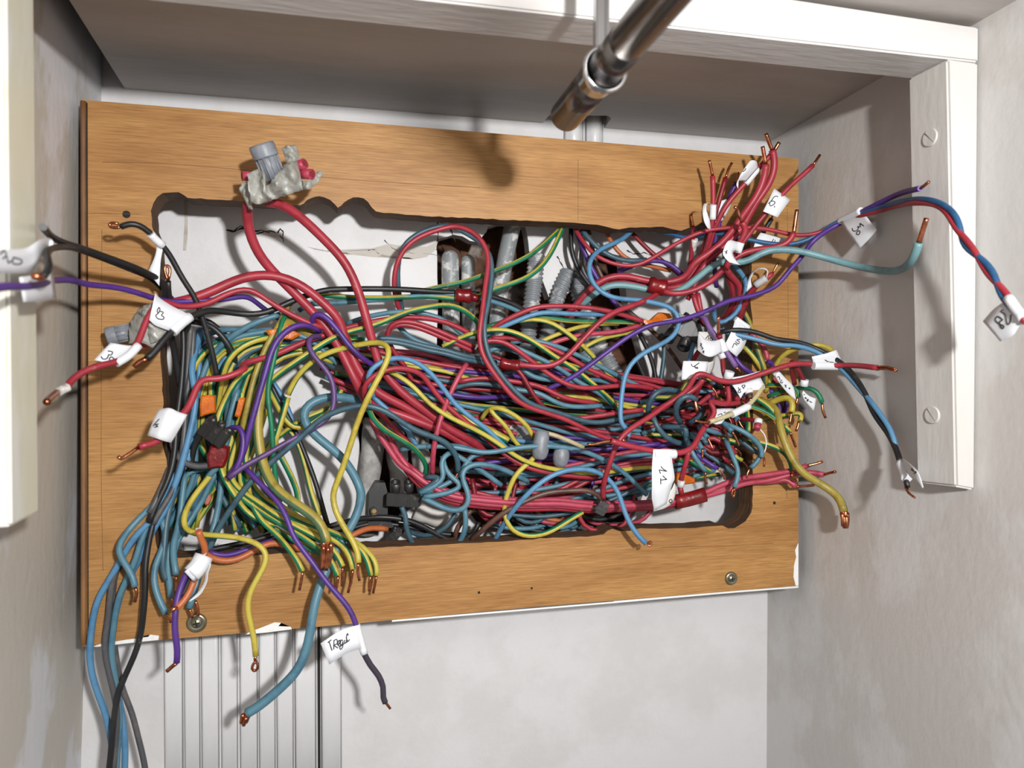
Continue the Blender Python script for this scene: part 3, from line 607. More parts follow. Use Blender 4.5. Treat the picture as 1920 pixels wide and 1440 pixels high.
W('X', 1.7, 'black wire running beside the dark grey curl below the rolled flag', 'b 430,300,-14 400,700,-10 430,900 520,1060,0 660,1140,2 820,1140 930,1110,2')
W('b', 1.9, 'bright blue wire vertical behind the red bend in the left bundle', 'a 720,480,-20 740,700 745,900,-12 740,1100 760,1300 b 740,0,-10 700,250,-8 690,500 640,700 590,1000,-10')
W('B', 1.9, 'light blue wire slanting from the upper left of the tangle down into the left bundle', 'E 500,120,-6 420,140,-4 a 1820,280,-4 1600,350 1400,450,-4 1200,590 1050,720 920,860,-8 850,1000 820,1150,-14')
W('B', 1.8, 'teal wire emerging from the orange tape toward the left bundle', 'a 1730,500,-10 1500,465 1250,450 1080,470,-12 900,500 760,590,-18 700,800')
W('T', 1.9, 'slate blue wire curving down just right of the yellow arc in the left bundle', 'a 1700,640,-14 1560,680 1420,850 1350,1000,-14 1300,1200 b 1290,0,-14 1200,400')
for (nm_, cc_, pth_) in (
 ('black wire nearest the board edge in the left bundle', 'X', 'a 500,400,-10 520,700 500,1000,-8 470,1440 b 430,300,-6 400,700 380,1000,-2 300,1350 c 270,150,0 180,380,2 60,600 0,800,4'),
 ('dark grey wire squeezed between the black ones of the left bundle', 'S', 'a 660,420,-12 650,800 600,1200,-10 b 560,100,-8 540,500 500,900,-4 420,1300 c 390,250,-1 250,500 120,680,2 60,820'),
 ('black wire running just behind the bright blue one of the left bundle', 'X', 'a 700,500,-20 690,900 640,1300,-14 b 620,300,-8 580,700 520,1100,-4 c 480,60,-3 420,220 300,420,0 200,560'),
 ('black wire hooking out below the left terminal block', 'X', 'b 820,640,4 740,730,2 680,830 640,1000,-4 620,1200,-10'),
 ('dark grey wire emerging at the leftmost side of the bundle', 'S', 'b 330,900,-16 300,1200,-8 c 250,100,-4 180,300,0 80,520,4 0,650')):
    W(cc_, 1.75, nm_, pth_, dh=7)
# ---- purple wires
W('P', 1.85, 'purple wire swinging from the centre left down to a blunt end below the black terminal', 'E 800,240,-2 720,195,4 650,190 590,210,8 500,270 450,350,12 420,450 380,600 340,720,14 310,850 270,980,14 245,1080 230,1180,12 170,1270 105,1350,14')
W('P', 1.7, 'purple wire hooking out of the black terminal at left and down to the same knot', 'b 1130,630,2 1220,575,8 1320,550,12 1395,590,14 1420,750 1410,950,16 1330,1180,17 1240,1290,16')
W('m', 1.75, 'dusty purple wire making an S bend through the centre left then running down-left', 'E 830,290,-8 760,270,0 710,290,4 705,350 740,430,8 820,500 880,570 905,650,8 910,750 905,830,8 870,890 800,950 700,1000,10 560,1070 430,1150 300,1220,16 200,1265 115,1345,18')
for k_ in ('P',):
    W('P', 1.75, 'purple wire ending in dark tail with the flag reading TRegul below the board', 'E 235,1265,10 310,1340,14 360,1400 F 330,90,18 420,170 500,250,22 550,350 580,450 600,520,28 680,610 760,720 850,850,34 930,940 1010,1020 1050,1100,36 1065,1160 H 1080,300,36 1105,400 1130,500,36', key='tregul')
o, org, r_ = WIRES['tregul']
bm = tube_bm(smooth_path(wpts('H 1125,480,36 1135,510 1180,590 1240,670,34 1272,750 1275,830 1290,870,34')), 0.00175); bm.transform(Matrix.Translation(-org)); t_ = link('dark_tail', bm, WC['q'][0], o); t_['label'] = 'dark grey-purple tail of the wire'
bm = tube_bm(smooth_path(wpts('H 1288,866,34 1305,885 1327,915,34')), 0.0008); bm.transform(Matrix.Translation(-org)); link('copper_end', bm, COPPER, o)
flag('tregul', ['H 1075,290,38 950,330,39 805,425,40', 'H 1110,465,38 1000,500,39 870,585,40'], 'H 1072,285,36 1100,390,36 1132,502,36', ink=('H', ['858,420 885,398', '868,412 890,478', '905,400 903,470', '903,405 925,395 930,425 908,440 935,460', '938,435 950,415 945,400 932,430 948,448 955,440', '972,405 958,400 952,435 968,430 972,410 970,450 955,470 950,450 985,425', '985,400 985,425 998,415 1000,395 1002,420', '1012,365 1005,350 998,385 1010,410 1022,395']))
W('P', 1.75, 'purple wire making a small arch at centre left and diving right through the tangle', 'E 840,300,-16 770,230,-6 738,190,2 735,150 765,108,8 810,112 860,150,9 920,215 980,300,9 1040,385 1120,450,8 1200,500 f 600,50,-16 800,150,-20 1000,200 1200,260,-14 1350,290 1500,310 1700,360,-12 1920,360 i 0,170,-14 200,210 400,210 560,190,-16 780,180 1060,190,-24')
# ---- thick red cables and thick ones
W('R', 2.95, 'thick red cable from the right of the upper grey taped joint, straight down', 'D 400,550,30 460,560,28 540,580,22 620,640 720,725,14 830,835 940,945,8 1020,1060 1070,1170,6 1110,1290 1150,1440,6 E 1160,150 1190,300,4 1220,430 f 480,0,2 600,120 700,250 950,450,0 1200,620 1400,800 1700,960,-6 1920,1090,-10 J 330,450,-12 430,510,-18', key='R1')
W('R', 2.95, 'thick red cable from the left of the upper grey taped joint to the centre', 'D 262,560,26 250,620,22 255,720 285,840,14 340,950 430,1060,6 520,1150 620,1250,0 700,1330 800,1440,0 E 780,110,-2 850,220 930,340,0 990,450 1030,550 1080,630,2 1110,700 f 180,400,-4 330,520,-6 680,590,-4 900,690 1200,800,-4 1400,880 1600,1000 1850,1200,-12 1950,1300,-16', key='R2')
W('B', 2.9, 'thick blue cable looping through the centre and hanging cut below the board', 'E 1250,790,-24 1120,765,-16 1000,742 850,735,-8 750,760 680,820,-6 668,890 700,960,-6 800,1060 900,1130 1000,1230,-8 1070,1350 1110,1440,-8 F 1115,200,-4 1095,300 1050,400,2 1000,480 940,570,8 880,690 840,770,14 800,870 760,1000,20 740,1100 H 750,200,22 730,350 700,470,24 660,590 600,670 480,780,24 380,870 300,925 250,950,24', tip='H 250,950,24 235,990,24 228,1018,23', tr=2.0, strands=4, key='bigblue')
W('y', 3.15, 'fattest green and yellow earth cable bending down over the lower board edge with bare strands', 'e 1250,600,-20 800,620,-14 E 600,180,-8 540,160,0 500,280,4 430,430 375,600,6 350,760 330,900,8 340,1080 370,1250,12 430,1370 F 450,130,20 560,225 680,300,28 780,370 835,450,32 850,550,34', ph=1.6, tw=-2.0, tip='F 850,555 848,640 835,735', tr=2.6, strands=5)
# ---- green/yellow wires of the left fan
FG = 'green and yellow earth wires fanned over the lower board edge'
fan = [
 ('G', 'first', 'b 1700,0,-14 1560,500,-10 1430,900 c 1470,100,-4 1470,330,2 1550,560 1640,730,8 1750,860 1900,950 F 460,450,14 530,550 600,640,20 650,710 668,765,22', 'F 670,770 660,830 645,905'),
 ('G', 'third', 'b 1300,450,-12 1230,800 1130,1100,-8 c 1080,50,-2 1120,180,2 1300,370 F 130,110,4 250,240 400,350,8 550,430 700,530,14 850,640 910,720 930,800,22', 'F 935,800 930,850 918,912'),
 ('Y', 'fourth', 'b 1400,500,-10 1300,850 1220,1050,-4 c 1180,50,0 1300,280 F 180,100,6 300,220 450,330,12 600,420 740,490 860,560,18 940,640 970,730,24', 'F 970,735 966,800 965,875'),
 ('G', 'fifth', 'b 1560,600,-14 1480,1000 1350,1200,-6 c 1350,200,-2 1500,420 F 260,170,2 400,290 560,390,8 720,440 880,510,14 980,570 1030,640 1048,750,22', 'F 1045,755 1032,840 1010,925'),
 ('G', 'seventh', 'b 1750,300,-16 1600,800 1450,1200,-10 c 1500,150,-8 1600,350 F 350,180,-4 470,280 620,370,2 800,440 950,490,8 1060,560 1130,620 1165,700,16 1180,795', 'F 1178,800 1170,850 1168,912'),
 ('Y', 'last', 'b 1900,700,-18 1700,1000 1600,1250,-14 c 1650,120,-12 1720,330 F 420,190,-8 520,290 680,380,-2 880,470 1030,520,4 1130,580 1200,660 1232,720,12 1222,795', 'F 1222,800 1212,860 1198,930'),
 ('g', 'second', 'b 1460,800,-18 1350,1150 c 1300,350,-10 1500,600 F 330,360,-4 500,470 650,560,2 780,620 850,650,6 880,690', 'F 882,695 892,740 890,805'),
]
for c_, w_, pth, tp in fan:
    W(c_, 1.8, '%s from the left of the copper-tipped earth wires fanned over the lower board edge' % w_, pth, tip=tp, tr=0.85)
W('Y', 1.9, 'yellow earth wire rising from the lower board edge to a high hairpin in the centre', 'e 320,1440,-6 430,1200 600,1010,-2 E 620,630,-2 690,530 760,460,0 850,402 1000,368,2 1150,335 1240,322,12 1305,340,18 1332,390,20 1300,480 1230,610,22 1150,760 1090,900,20 1030,1090 960,1300,18 900,1440 F 890,210,16 910,320 970,420,20 1020,490 1062,565,24 1092,640 1088,700,26', tip='F 1086,705 1084,770 1096,835', tr=0.85, ph=0.4, tw=3)
W('G', 1.8, 'yellow-green wire from under the reds down through the middle of the left fan', 'E 560,740,-6 530,860 490,980 460,1080,-4 430,1200 400,1330,-10', ph=0.5, tw=2)
W('g', 1.6, 'thin green earth wire falling vertically through the left of the opening', 'D 620,1430,-8 E 540,90,-2 510,200,4 480,330 450,480,8 420,600 400,690,8 415,800 440,950,8 445,1100 455,1250 480,1440,4 F 490,140,-4 500,240,-10')
W('g', 1.8, 'long green earth wire from the centre down-left across the white plaster', 'I 400,930,-12 390,900,-10 330,835 240,780,-6 120,762 0,790 E 1750,50,-4 1500,82 1300,165,-2 1180,212 1020,245 880,300,2 720,405 600,485,6 440,600 400,650,4 360,780,-4 330,980', ph=2.2, tw=2.5)
W('Y', 1.8, 'yellow wire arching from the orange tape down into the left bundle', 'a 1980,570,-6 1800,575,-2 1600,610,2 1400,700 1240,820,4 1150,970 1100,1150,2 1070,1300 b 1050,150,-2 1020,300 1000,480,-4', ph=0.4, tw=1)
W('y', 1.85, 'olive yellow wire crossing behind the purple one at the left of the tangle', 'E 560,60,-6 520,150,0 470,240 a 1850,480,2 1760,680 1680,900,4 1580,1150 1510,1400 b 1480,250,6 1430,420 1400,580,4 1390,700,0')
W('G', 1.8, 'green and yellow wire slanting to the black terminal at left', 'a 1700,960,-10 1540,1060 1380,1130,-2 1250,1300 b 1180,80,2 1080,280,6 1020,450 1010,560')
W('G', 1.8, 'green and yellow wire rising behind the black terminal into the orange tape', 'b 1150,1000,-20 1100,600 990,400,-10 940,200 920,40,-8 a 930,1250,-8 960,1000 1000,700,-14')
W('G', 1.75, 'green and yellow wire coming out of the small orange tape tab', 'a 1400,1250,-10 b 1390,20,-8 1390,130 1350,320,-6 1310,480,-8 1290,650,-14')
W('Y', 1.8, 'yellow-green wire looping low on the left to a copper eyelet below the board', 'b 1100,900,-6 c 980,30,0 850,170,6 720,330 600,500,12 530,650 498,800,18 540,915 650,970,22 900,990 1200,1005,26 1450,1040 1650,1120 1745,1220,30 1760,1320 1740,1440 F 380,700,32 330,820 275,900 250,1000,34 258,1090 290,1190 310,1270 318,1400,34', tip='H 316,520,34 312,550 332,580 330,615 308,632 291,615 300,580 320,560', tr=0.8, ph=0.3, tw=5)
W('G', 1.8, 'green and yellow wire leaving the red tape at left toward the fan', 'b 1070,1150,4 1090,1260,6 1150,1400,6 c 1250,350,6 1330,450,6 F 200,270,4 350,400,4 470,420,4')
W('B', 1.9, 'teal wire leaving the red tape at left, sloping down behind the yellow loop', 'b 1050,1140,4 950,1230 860,1340,4 c 800,230,-2 740,420 640,600,-8')
W('B', 1.6, 'teal wire passing under the dark grey curl by the left edge of the opening', 'b 900,1180,-8 750,1200 620,1230 540,1280,-6 c 480,250,-6 470,420 440,700')
W('X', 1.7, 'black wire lying across the plaster at centre left toward the lower board edge', 'E 430,640,-28 520,820 600,960,-28 660,1100 720,1250,-26 780,1420 F 830,330,-22 860,430')
W('G', 1.7, 'green and yellow wire dropping beside the black one over the plaster at left', 'E 500,920,-30 580,980,-28 650,1120 700,1300 F 720,120,-26 760,250 800,350,-22')
W('g', 1.9, 'dusty green wire dropping behind the fan onto the white plaster', 'E 440,1000,-24 500,1180,-20 570,1290 610,1400 F 640,180,-22 640,260 600,360')
W('b', 1.7, 'blue wire running down behind the thin green one on the plaster', 'E 440,620,-30 500,700 560,820 600,940,-30')
W('Y', 1.7, 'yellow wire making a shallow U on the plaster left of the thick blue loop', 'E 420,690,-20 470,780,-16 520,880 570,960,-14 640,980 700,960 E 800,890,-16 860,850 900,800,-20 960,680', ph=0.5, tw=5)
W('G', 1.7, 'green and yellow wire curving under the dusty purple S bend', 'E 450,1060,-22 540,1000,-18 650,910 760,860 850,840,-20 920,760,-26')
# ---- orange / black along the lower edge
W('O', 1.95, 'long orange wire running along the lower board edge into a small black terminal', 'g 530,1055,-20 300,1030,-16 150,1060,-12 0,1150,-8 F 920,570,-8 760,600,-2 620,600 500,548,4 420,545 330,590,8 250,650 150,690,12 60,695 c 900,1320,12 850,1270,10', key='orange')
W('P', 1.7, 'purple wire running along the lower board edge just above the orange one', 'F 640,560,-6 480,520 c 1800,1080,4 1600,1150,6 1400,1235 1200,1300,8 1050,1305 890,1240,8')
W('X', 1.8, 'black wire lying behind the lower board edge at left', 'c 1920,960,-14 1600,1060 1300,1130,-12 950,1200,-10 700,1250')
W('X', 1.8, 'black wire arching over the junction block bracket along the bottom of the opening', 'F 640,520,-24 800,450,-20 g 100,900,-18 300,875,-14 500,870 700,895,-14 900,930 1050,1010 1250,1110,-16 1400,1210 1550,1260,-18 1750,1230 1880,1080,-20 1900,950')
W('X', 1.8, 'lower black wire running along the bottom of the opening below the junction block', 'F 600,560,-28 g 60,1030,-26 250,960,-26 500,975 750,1000 1000,1050,-26 1250,1120 1500,1140 1800,1150')
W('O', 2.0, 'orange wire stub with blunt dusty top above the white cuff at lower left', 'c 735,920,44 760,1030,42 830,1130,40 862,1240,38 d 1440,560,36 1370,700,36 1310,880,38 1250,1050,40 1150,1200,42 1040,1290,44', tip='d 1060,1280,44 1010,1290,46 985,1320,46', tr=1.2, key='cuff')
flag('cuff', ['d 1500,455,40 1380,540,44 1290,640,46 1170,740,46', 'd 1480,500,37 1440,640,40 1420,780,42 1320,900,43'], 'd 1460,500,38 1380,650,40 1270,770,42', wr=5.0, name='paper_cuff')
flag('cuff', ['d 1490,540,40 1560,620,40 1520,760,38 1500,900,36 1400,1080,34 1230,1195,34', 'd 1420,560,38 1480,660,38 1470,780,36 1450,900,34 1360,1050,33 1225,1180,34'], None, name='paper_tail')
W('P', 1.95, 'purple wire hanging from the white cuff to a bare tip below the board', 'd 1300,600,38 1170,780,38 1100,1000,40 1045,1180,42 1030,1350,44 C 1310,280,44 1305,380 1315,470,44 1340,550 1325,650,43', tip='C 1325,652 1290,680 1250,715', tr=1.1)
W('X', 2.0, 'black stub side by side with the purple one under the white cuff', 'd 1300,680,36 1270,820,36 1190,980,37 1115,1130,38')
# ---- upper part of the opening
W('R', 1.7, 'thin red wire making a tall arch under the top board edge, centre', 'D 1410,1400,-30 1370,1290,-22 1352,1200 1360,1080,-16 1395,950 1470,855,-12 1600,790 1750,745,-12 I 100,190,-12 200,168 300,185,-8 400,250 455,340,-4 468,430 450,550,0 430,700 415,850,6 388,1000 400,1100,8 440,1190 520,1300,8 620,1430 i 750,150,8 900,280 1100,370,6 1400,460 1650,545 1900,680,4 k 300,680,2 600,810,2 760,845')
W('T', 1.75, 'slate blue wire following the red arch under the top board edge', 'D 1425,1400,-32 1395,1280,-24 1380,1100,-18 1382,980 1420,880,-14 1520,800 1640,748 1800,730,-14 I 60,175,-12 250,208 380,270,-8 460,350 492,430,-4 490,520 480,640 462,760,2 432,880 430,1000,6 450,1120 510,1230,6 600,1350 690,1440 i 850,130,6 1000,260 1200,350,4 1500,430 1700,500 1900,570 k 200,560,0 450,590 700,550,0 900,500 1160,440,-4')
W('g', 1.6, 'upper thin green wire rising right to the top board edge', 'D 1480,1245,-20 1650,1200 1900,1150,-16 I 0,650,-16 300,595 430,540,-12 600,480 800,378,-14 930,265 1035,165,-24')
W('g', 1.7, 'lower thin green wire curving up to the same point at the top board edge', 'D 560,1330,-24 620,1265,-20 800,1250 1000,1270 1300,1275,-18 I 0,700,-16 150,715 330,735 450,668,-10 600,620 760,560,-8 870,470 940,370 1000,235,-16 1032,170,-24', ph=2, tw=2)
W('B', 1.65, 'pale blue wire straight across the plaster into the red tape', 'E 640,90,-26 700,40 D 870,1315,-22 1100,1300 1350,1275,-18 1600,1255 1800,1250,-14 I 220,700,-13 400,715,-14 500,740 600,775 700,820,-18 800,880', key='redtape')
tapes('redtape', 'I 215,695,-10 330,700,-10', 4.6, TAPER, 'red_tape', 'shiny dark red tape')
tapes('redtape', 'I 325,708,-11 390,720,-11', 2.8, TAPER, 'red_tape')
W('B', 1.7, 'blue wire arching low above the paired reds at upper centre left', 'E 1000,190,-26 1100,150,-20 1250,115 1400,95,-16 1550,100 1680,140 I 0,830,-16 120,870 200,930 290,1000,-20')
W('R', 1.65, 'upper of the two parallel red wires hooking down at centre left', 'E 1500,640,-22 1450,520,-18 1350,400 1295,300,-12 1300,220 1360,165,-8 1460,165 I 0,925,-8 130,980,-8 360,1085,-10', grp=None)
W('R', 1.65, 'lower of the two parallel red wires hooking down at centre left', 'E 1440,560,-24 1350,430,-20 1290,340,-14 1283,250 1340,190,-10 1450,185 1600,240 I 0,960,-10 150,1025 360,1120,-12')
W('B', 1.7, 'blue wire running from centre left behind the twin slate ones', 'E 1380,200,-26 1450,280 1520,320 1700,370,-22 I 0,1100,-22 200,1150')
for q_, (dy_, wd_) in enumerate(((0, 'upper'), (26, 'lower'))):
    W('T', 1.7, '%s of the twin slate blue wires running right from the yellow hairpin' % wd_, 'E 1235,%d,-4 1280,%d,-4 1400,%d 1600,%d,-6 1800,%d I 100,%d,-6 250,%d 390,%d,-8 520,%d,-12' % (300+dy_, 290+dy_, 305+dy_, 360+dy_, 400+dy_, 1110+dy_, 1145+dy_, 1165+dy_, 1200+dy_))
# loop of red & the crossing wires of the centre
W('R', 1.75, 'red wire looping round the crossing of the yellow and thick red ones at centre left', 'f 880,1090,-12 850,1040,-10 750,930 600,780,-6 450,640 300,500,0 210,400 175,300,14 180,200 240,90,18 400,0,18 E 1300,525,18 1400,515 1500,530,14 1590,570 f 1150,180,8 1300,350 1450,530,6 1600,640 1800,800,4 i 200,660,2 400,800 600,980,2 900,1200 1100,1275,4 1400,1340 1700,1380 1900,1400,2 k 300,1400,0 480,1400')
W('b', 1.7, 'bright blue wire crossing from the loop to the right, joining the centre tangle', 'f 320,360,12 e 1500,1150,16 1560,1060,18 1700,950 1850,890,16 E 1400,440,14 1500,455 1600,520,10 1700,640 1780,750,8 f 1400,300,8 1550,470 1700,600,8 1850,720 i 0,330,8 150,470 400,640,6 550,800 700,950,4 760,1000')
W('b', 1.7, 'bright blue wire running down from the crossing over the grey pipes', 'f 320,350,-4 400,430 500,520,-4 650,640 780,780,-4 880,920 960,1070,-6 1010,1170')
W('g', 1.75, 'green wire swooping down from the crossing over the grey pipes', 'E 1190,580,4 1165,660,8 1160,760,12 f 245,540,14 290,660,12 400,800 550,900,8 750,1000 900,1090,6 1020,1200 1100,1340 1140,1440 g 1140,200,0 1090,240,-8', ph=1.9, tw=1)
W('Y', 1.75, 'yellow wire crossing the tangle diagonally from centre left to the flag marked 11', 'E 1180,500,-6 1300,540,4 f 620,0,8 850,130 1000,280,10 1100,400 1200,500 1400,630,10 1600,730 1920,880 i 200,670,8 450,800 650,930,8 850,1090 1100,1200 1350,1270,6 1600,1300 1900,1340 k 200,1340,4 500,1350,2 700,1310,0 1000,1270 1280,1250,-4', ph=0.3, tw=1.0)
W('K', 1.75, 'pink-red wire dropping vertically across the left centre of the tangle', 'h 120,980,2 0,1160,6 f 1640,0,6 1500,250 1430,400,4 1360,600,10 1290,800 1240,1000,10 1215,1250 g 1205,100,6 1210,240,0')
W('K', 2.0, 'outer pink-red cable sweeping down over the grey pipes into the bottom band', 'f 280,680,-8 350,850,-8 450,980 600,1200,-4 760,1440 g 870,150,0 1000,300,2 1150,400 1350,520 1600,590,4 J 300,860,4 500,880 800,900,4 1000,895 1200,920,4 1500,912 1700,905 M 100,840,4 240,830 430,800,6 640,740 760,680,8 900,630 1050,610,12 1180,590 1290,575,16 1380,545,20 1410,535', tip='M 1412,533,20 1470,520,22 1530,502,24')
W('K', 2.0, 'second pink-red cable of the bottom band with tip furthest right', 'f 480,800,-12 560,980,-10 650,1180,-6 g 750,0,-4 900,220,-2 1050,380 1200,480,0 1450,600 1700,640,2 J 300,885,2 500,905 800,915,2 1000,910 1200,935,2 1500,925 1700,922 M 240,842,2 430,815,4 640,760 800,720,6 950,660 1100,650,10 1250,610,14 1380,575,18 1480,585,22 1540,600', tip='M 1540,600,22 1580,588 1625,578,24')
W('K', 2.0, 'third pink-red cable of the bottom band kinking down at its tip', 'f 540,900,-16 640,1100,-12 700,1300,-8 g 850,0,-6 1000,200,-4 1150,370 1400,480,-2 1600,545 J 300,838,-2 500,862 800,872,-2 1000,868 1200,895,-2 1500,893 1700,888 M 240,808,0 430,790 640,750,4 800,700,6 950,650,6 1080,655 1200,650,10 1250,620,12 1290,660,14 1330,690,16', tip='M 1330,690,16 1400,685 1465,678,18')
W('R', 1.9, 'red cable at the underside of the bottom band', 'g 700,0,-8 850,240,-6 1000,400 1150,500,-4 1350,610 1600,680,-2 J 300,905,-2 500,925 800,938,-2 1000,932 1200,950 1500,938 1700,930 M 240,850,0 430,825 640,775,2')
# ---- centre tangle, traced front wires
W('R', 1.7, 'red wire arching above the light blue one at upper centre', 'I 430,1000,-14 480,950 560,895,-8 700,830 820,780,-2 950,775 1150,780 1350,810,0 1500,850 1620,890,-2')
W('b', 1.7, 'light blue wire arching under the red one at upper centre', 'I 400,1020,-16 520,950,-10 650,900 780,840,-4 870,818 1000,830 1200,838,-4 1420,835,-8')
W('g', 1.7, 'lime and green wire running right from the corrugated conduits', 'I 440,935,-16 550,900 700,868,-12 850,850 1000,880,-10 1150,890 1400,892,-10 1620,900,-10', ph=0.2, tw=.5)
W('Y', 1.7, 'yellow wire curving from upper centre down to the right through the tangle', 'I 690,890,-10 800,868 900,880,-8 1000,930 1080,1000,-6 1180,1080 1280,1190,-8 1360,1290 1430,1360,-14', ph=0.4, tw=2)
W('G', 1.75, 'green and yellow wire crossing the whole centre from upper left to lower right', 'I 120,1080,-12 200,1040 300,990 440,960,-4 560,950 680,978,0 800,1040 950,1150,0 1100,1240 1200,1320,-2 1340,1440 J 1340,80,-4 1420,150 1450,210,-10', ph=0.6, tw=1)
W('Y', 1.6, 'yellow wire slanting up right beneath the lime one', 'I 820,1060,-14 900,1020 1000,980,-12 1150,930 1300,910 1440,908,-14', ph=0.4, tw=1)
W('Y', 1.6, 'yellow wire slanting up right above the corrugated conduits', 'I 1150,1110,-14 1220,1060 1290,1025,-12 1400,1000 1560,968,-16', ph=0.4, tw=1)
W('K', 1.75, 'pink-red wire slanting up right to the orange tape at centre right', 'I 900,1070,-12 1000,1030 1100,1000,-10 1300,980 1450,965,-8 1600,918,-8')
W('R', 1.9, 'bright red wire from the red tape sweeping up right through the centre', 'I 600,1200,0 700,1215,4 850,1232 970,1220,8 1050,1160 1150,1050,10 1250,940 1350,850,12 1450,800 1560,770 1640,735,8 1720,690,-4 L 330,240,-8 420,200', key='swoop')
tapes('swoop', 'I 550,1200,-1 620,1215,0 700,1220,2', 3.6, TAPER, 'red_tape', 'dusty dark red tape')
W('D', 1.5, 'dusty dark red wire entering the red tape in the centre from the left', 'I 380,1090,-6 440,1130,-4 520,1160 600,1190,0')
W('D', 1.6, 'dark red wire curling down out of the centre red tape', 'I 640,1220,0 690,1250,2 740,1320 780,1420,2 i 1100,150,2 1190,270 1310,375,0')
W('R', 1.7, 'red wire snaking right from the arch through the middle of the tangle', 'I 410,1050,2 480,1025,2 560,1030 650,1080,4 750,1160 880,1260,2 1000,1340 1100,1385,4 1250,1390 1400,1375 1550,1372,0 1700,1395,-6')
W('R', 1.7, 'red wire passing under the green and yellow one toward the right', 'h 500,600,-8 640,590 800,580 950,620,-10 1150,660 1300,700 1500,800,-6 1700,900 1900,1030 j 350,1060,-6 600,1160 800,1260,-6 1000,1310 1300,1370,-10')
W('B', 1.7, 'blue wire fanning right below the red snaking one', 'h 420,660,-6 550,650 700,680 850,720,-6 1000,800 1200,890 1400,980,-4 1600,1100 1800,1260 1920,1320 k 300,0,-6 500,120,-4 740,340,-10')
W('B', 1.7, 'blue wire cresting the centre and sloping down right', 'h 780,660,-12 950,620,-10 1100,620 1250,650,-8 1450,700 1600,760 1800,860,-8 j 130,820,-8 400,940 600,1060,-8 800,1160 1000,1270,-12 1150,1330')
W('B', 1.7, 'blue wire dipping below the centre red tape', 'h 920,1020,-8 1000,1100 1100,1170,-6 1250,1220 1450,1220,-6 1700,1240 j 0,1230,-8 200,1260 400,1200,-12 700,1270,-14')
W('B', 1.7, 'blue wire starting short at left of the arch and heading right', 'h 440,800,-14 500,750,-12 620,730 800,760,-14 1000,850')
W('R', 1.7, 'red wire running level from centre left then down right toward the centre', 'h 0,1245,-8 200,1195 400,1180,-6 600,1210 900,1250,-4 1150,1290 1300,1340 1450,1430 i 1400,120,-2 1550,200 1750,250,-2 1920,270 k 250,260,-4 480,290,-8')
W('T', 1.7, 'slate blue wire running level below the dusty red one at centre left', 'f 1500,230,-12 1700,160,-10 h 0,1320,-8 200,1275 400,1270 550,1300,-8 800,1340 980,1365,-10')
W('B', 1.7, 'blue wire dipping in a wide curve across the centre right', 'h 700,1330,-4 900,1390 i 1100,90,-2 1250,150 1400,250,0 1550,330 1750,350 1920,340,0 k 300,345 540,325,-4')
W('R', 1.75, 'red wire crossing level at centre right to a cut end', 'i 1300,420,-4 1600,540,-2 k 0,530,-2 150,525 400,490 700,445,0 900,415 1160,385,0')
W('B', 1.75, 'long blue wire running across the lower centre to a curve near the flag marked 11', 'J 0,470,4 150,462,6 300,490 430,520,8 560,500 700,475,10 900,465 1100,485,10 1250,530 1350,580,8 1450,640 1550,730,6 1650,830,4')
W('B', 1.75, 'blue wire running right over the grey pipes into the lower centre', 'f 730,1150,-4 850,1110,0 1000,1100 1200,1095,4 1450,1080 1650,1090 1920,1190,4')
W('T', 1.75, 'slate wire curling in a big U from the lower centre around the pink bands', 'g 1000,500,4 1200,400,8 1350,290,8 1300,260 1100,280,2')
W('B', 1.85, 'teal wire looping low from the junction block round under the pink bands', 'g 1060,590,4 1200,650,6 1350,740,8 1520,790,10 1650,780 1740,700,12 1770,580,12 1720,440 1650,320,10 1640,200 1720,110,8 1850,80 J 400,600,8 500,610,6 640,670,2 760,730,-4')
W('B', 1.8, 'teal wire leaving the junction block in a tight upper loop', 'g 1020,510,6 1150,470,8 1300,380 1400,270,8 1360,200 1320,60,6 f 1320,1320,6 1380,1220 1480,1190,4')
W('B', 1.8, 'teal wire leaving the junction block and bending right to a long loop', 'g 1080,570,5 1250,560,7 1450,510 1600,460,8 1640,400 1580,320,6 1450,270 1360,100,4 1360,-40')
W('B', 1.8, 'teal wire of the junction block running under the others to the right', 'g 1020,530,2 1200,470 1400,400 1560,300,2 1700,180,0 J 300,540,0 420,520')
W('B', 1.8, 'teal wire below the long blue one curving to the lower centre', 'J 200,520,0 300,580 400,640,0 480,700 560,760,-2')
W('T', 1.8, 'slate wire hanging below the junction block to the lower board edge', 'g 740,720,-8 780,800,-8 820,900 800,1000 830,1120,-8 900,1260,-10 960,1340,-16')
W('B', 1.8, 'teal wire dropping through the pink bands to the lower board edge', 'g 1690,740,-4 1710,900,-2 1710,1050 1660,1180 1600,1260,-10 1560,1330')
W('T', 1.7, 'slate wire slanting left beside the brown one at the bottom of the opening', 'g 1560,820,-14 1480,960 1380,1070,-14 1250,1130 1000,1180,-22 850,1080,-26')
W('b', 1.8, 'bright blue wire arching over the bottom band to a curled tip below on the board', 'J 500,1190,-14 560,1080,-4 640,960,8 740,840,14 850,740,16 960,670 1070,640,16 1200,635 1320,670,16 1400,740 1450,830,18 1480,960 1540,1080,22 1600,1160 1645,1195,24', tip='J 1650,1192,24 1680,1180,25 1690,1200,26 1665,1215,26 1658,1195,25 1675,1200,25', tr=0.55)
W('N', 1.8, 'brown wire snaking from the small black clip down-left to the lower board edge', 'J 1330,880,8 1280,820,12 1200,785 1120,800,10 950,805 830,835,8 700,900 580,960,6 480,1040 400,1110,0 330,1180,-10')
W('N', 1.8, 'second brown wire looping at the bottom left of the centre', 'J 340,940,-14 260,1030,-16 200,1120,-16 215,1170,-18 260,1180,-20')
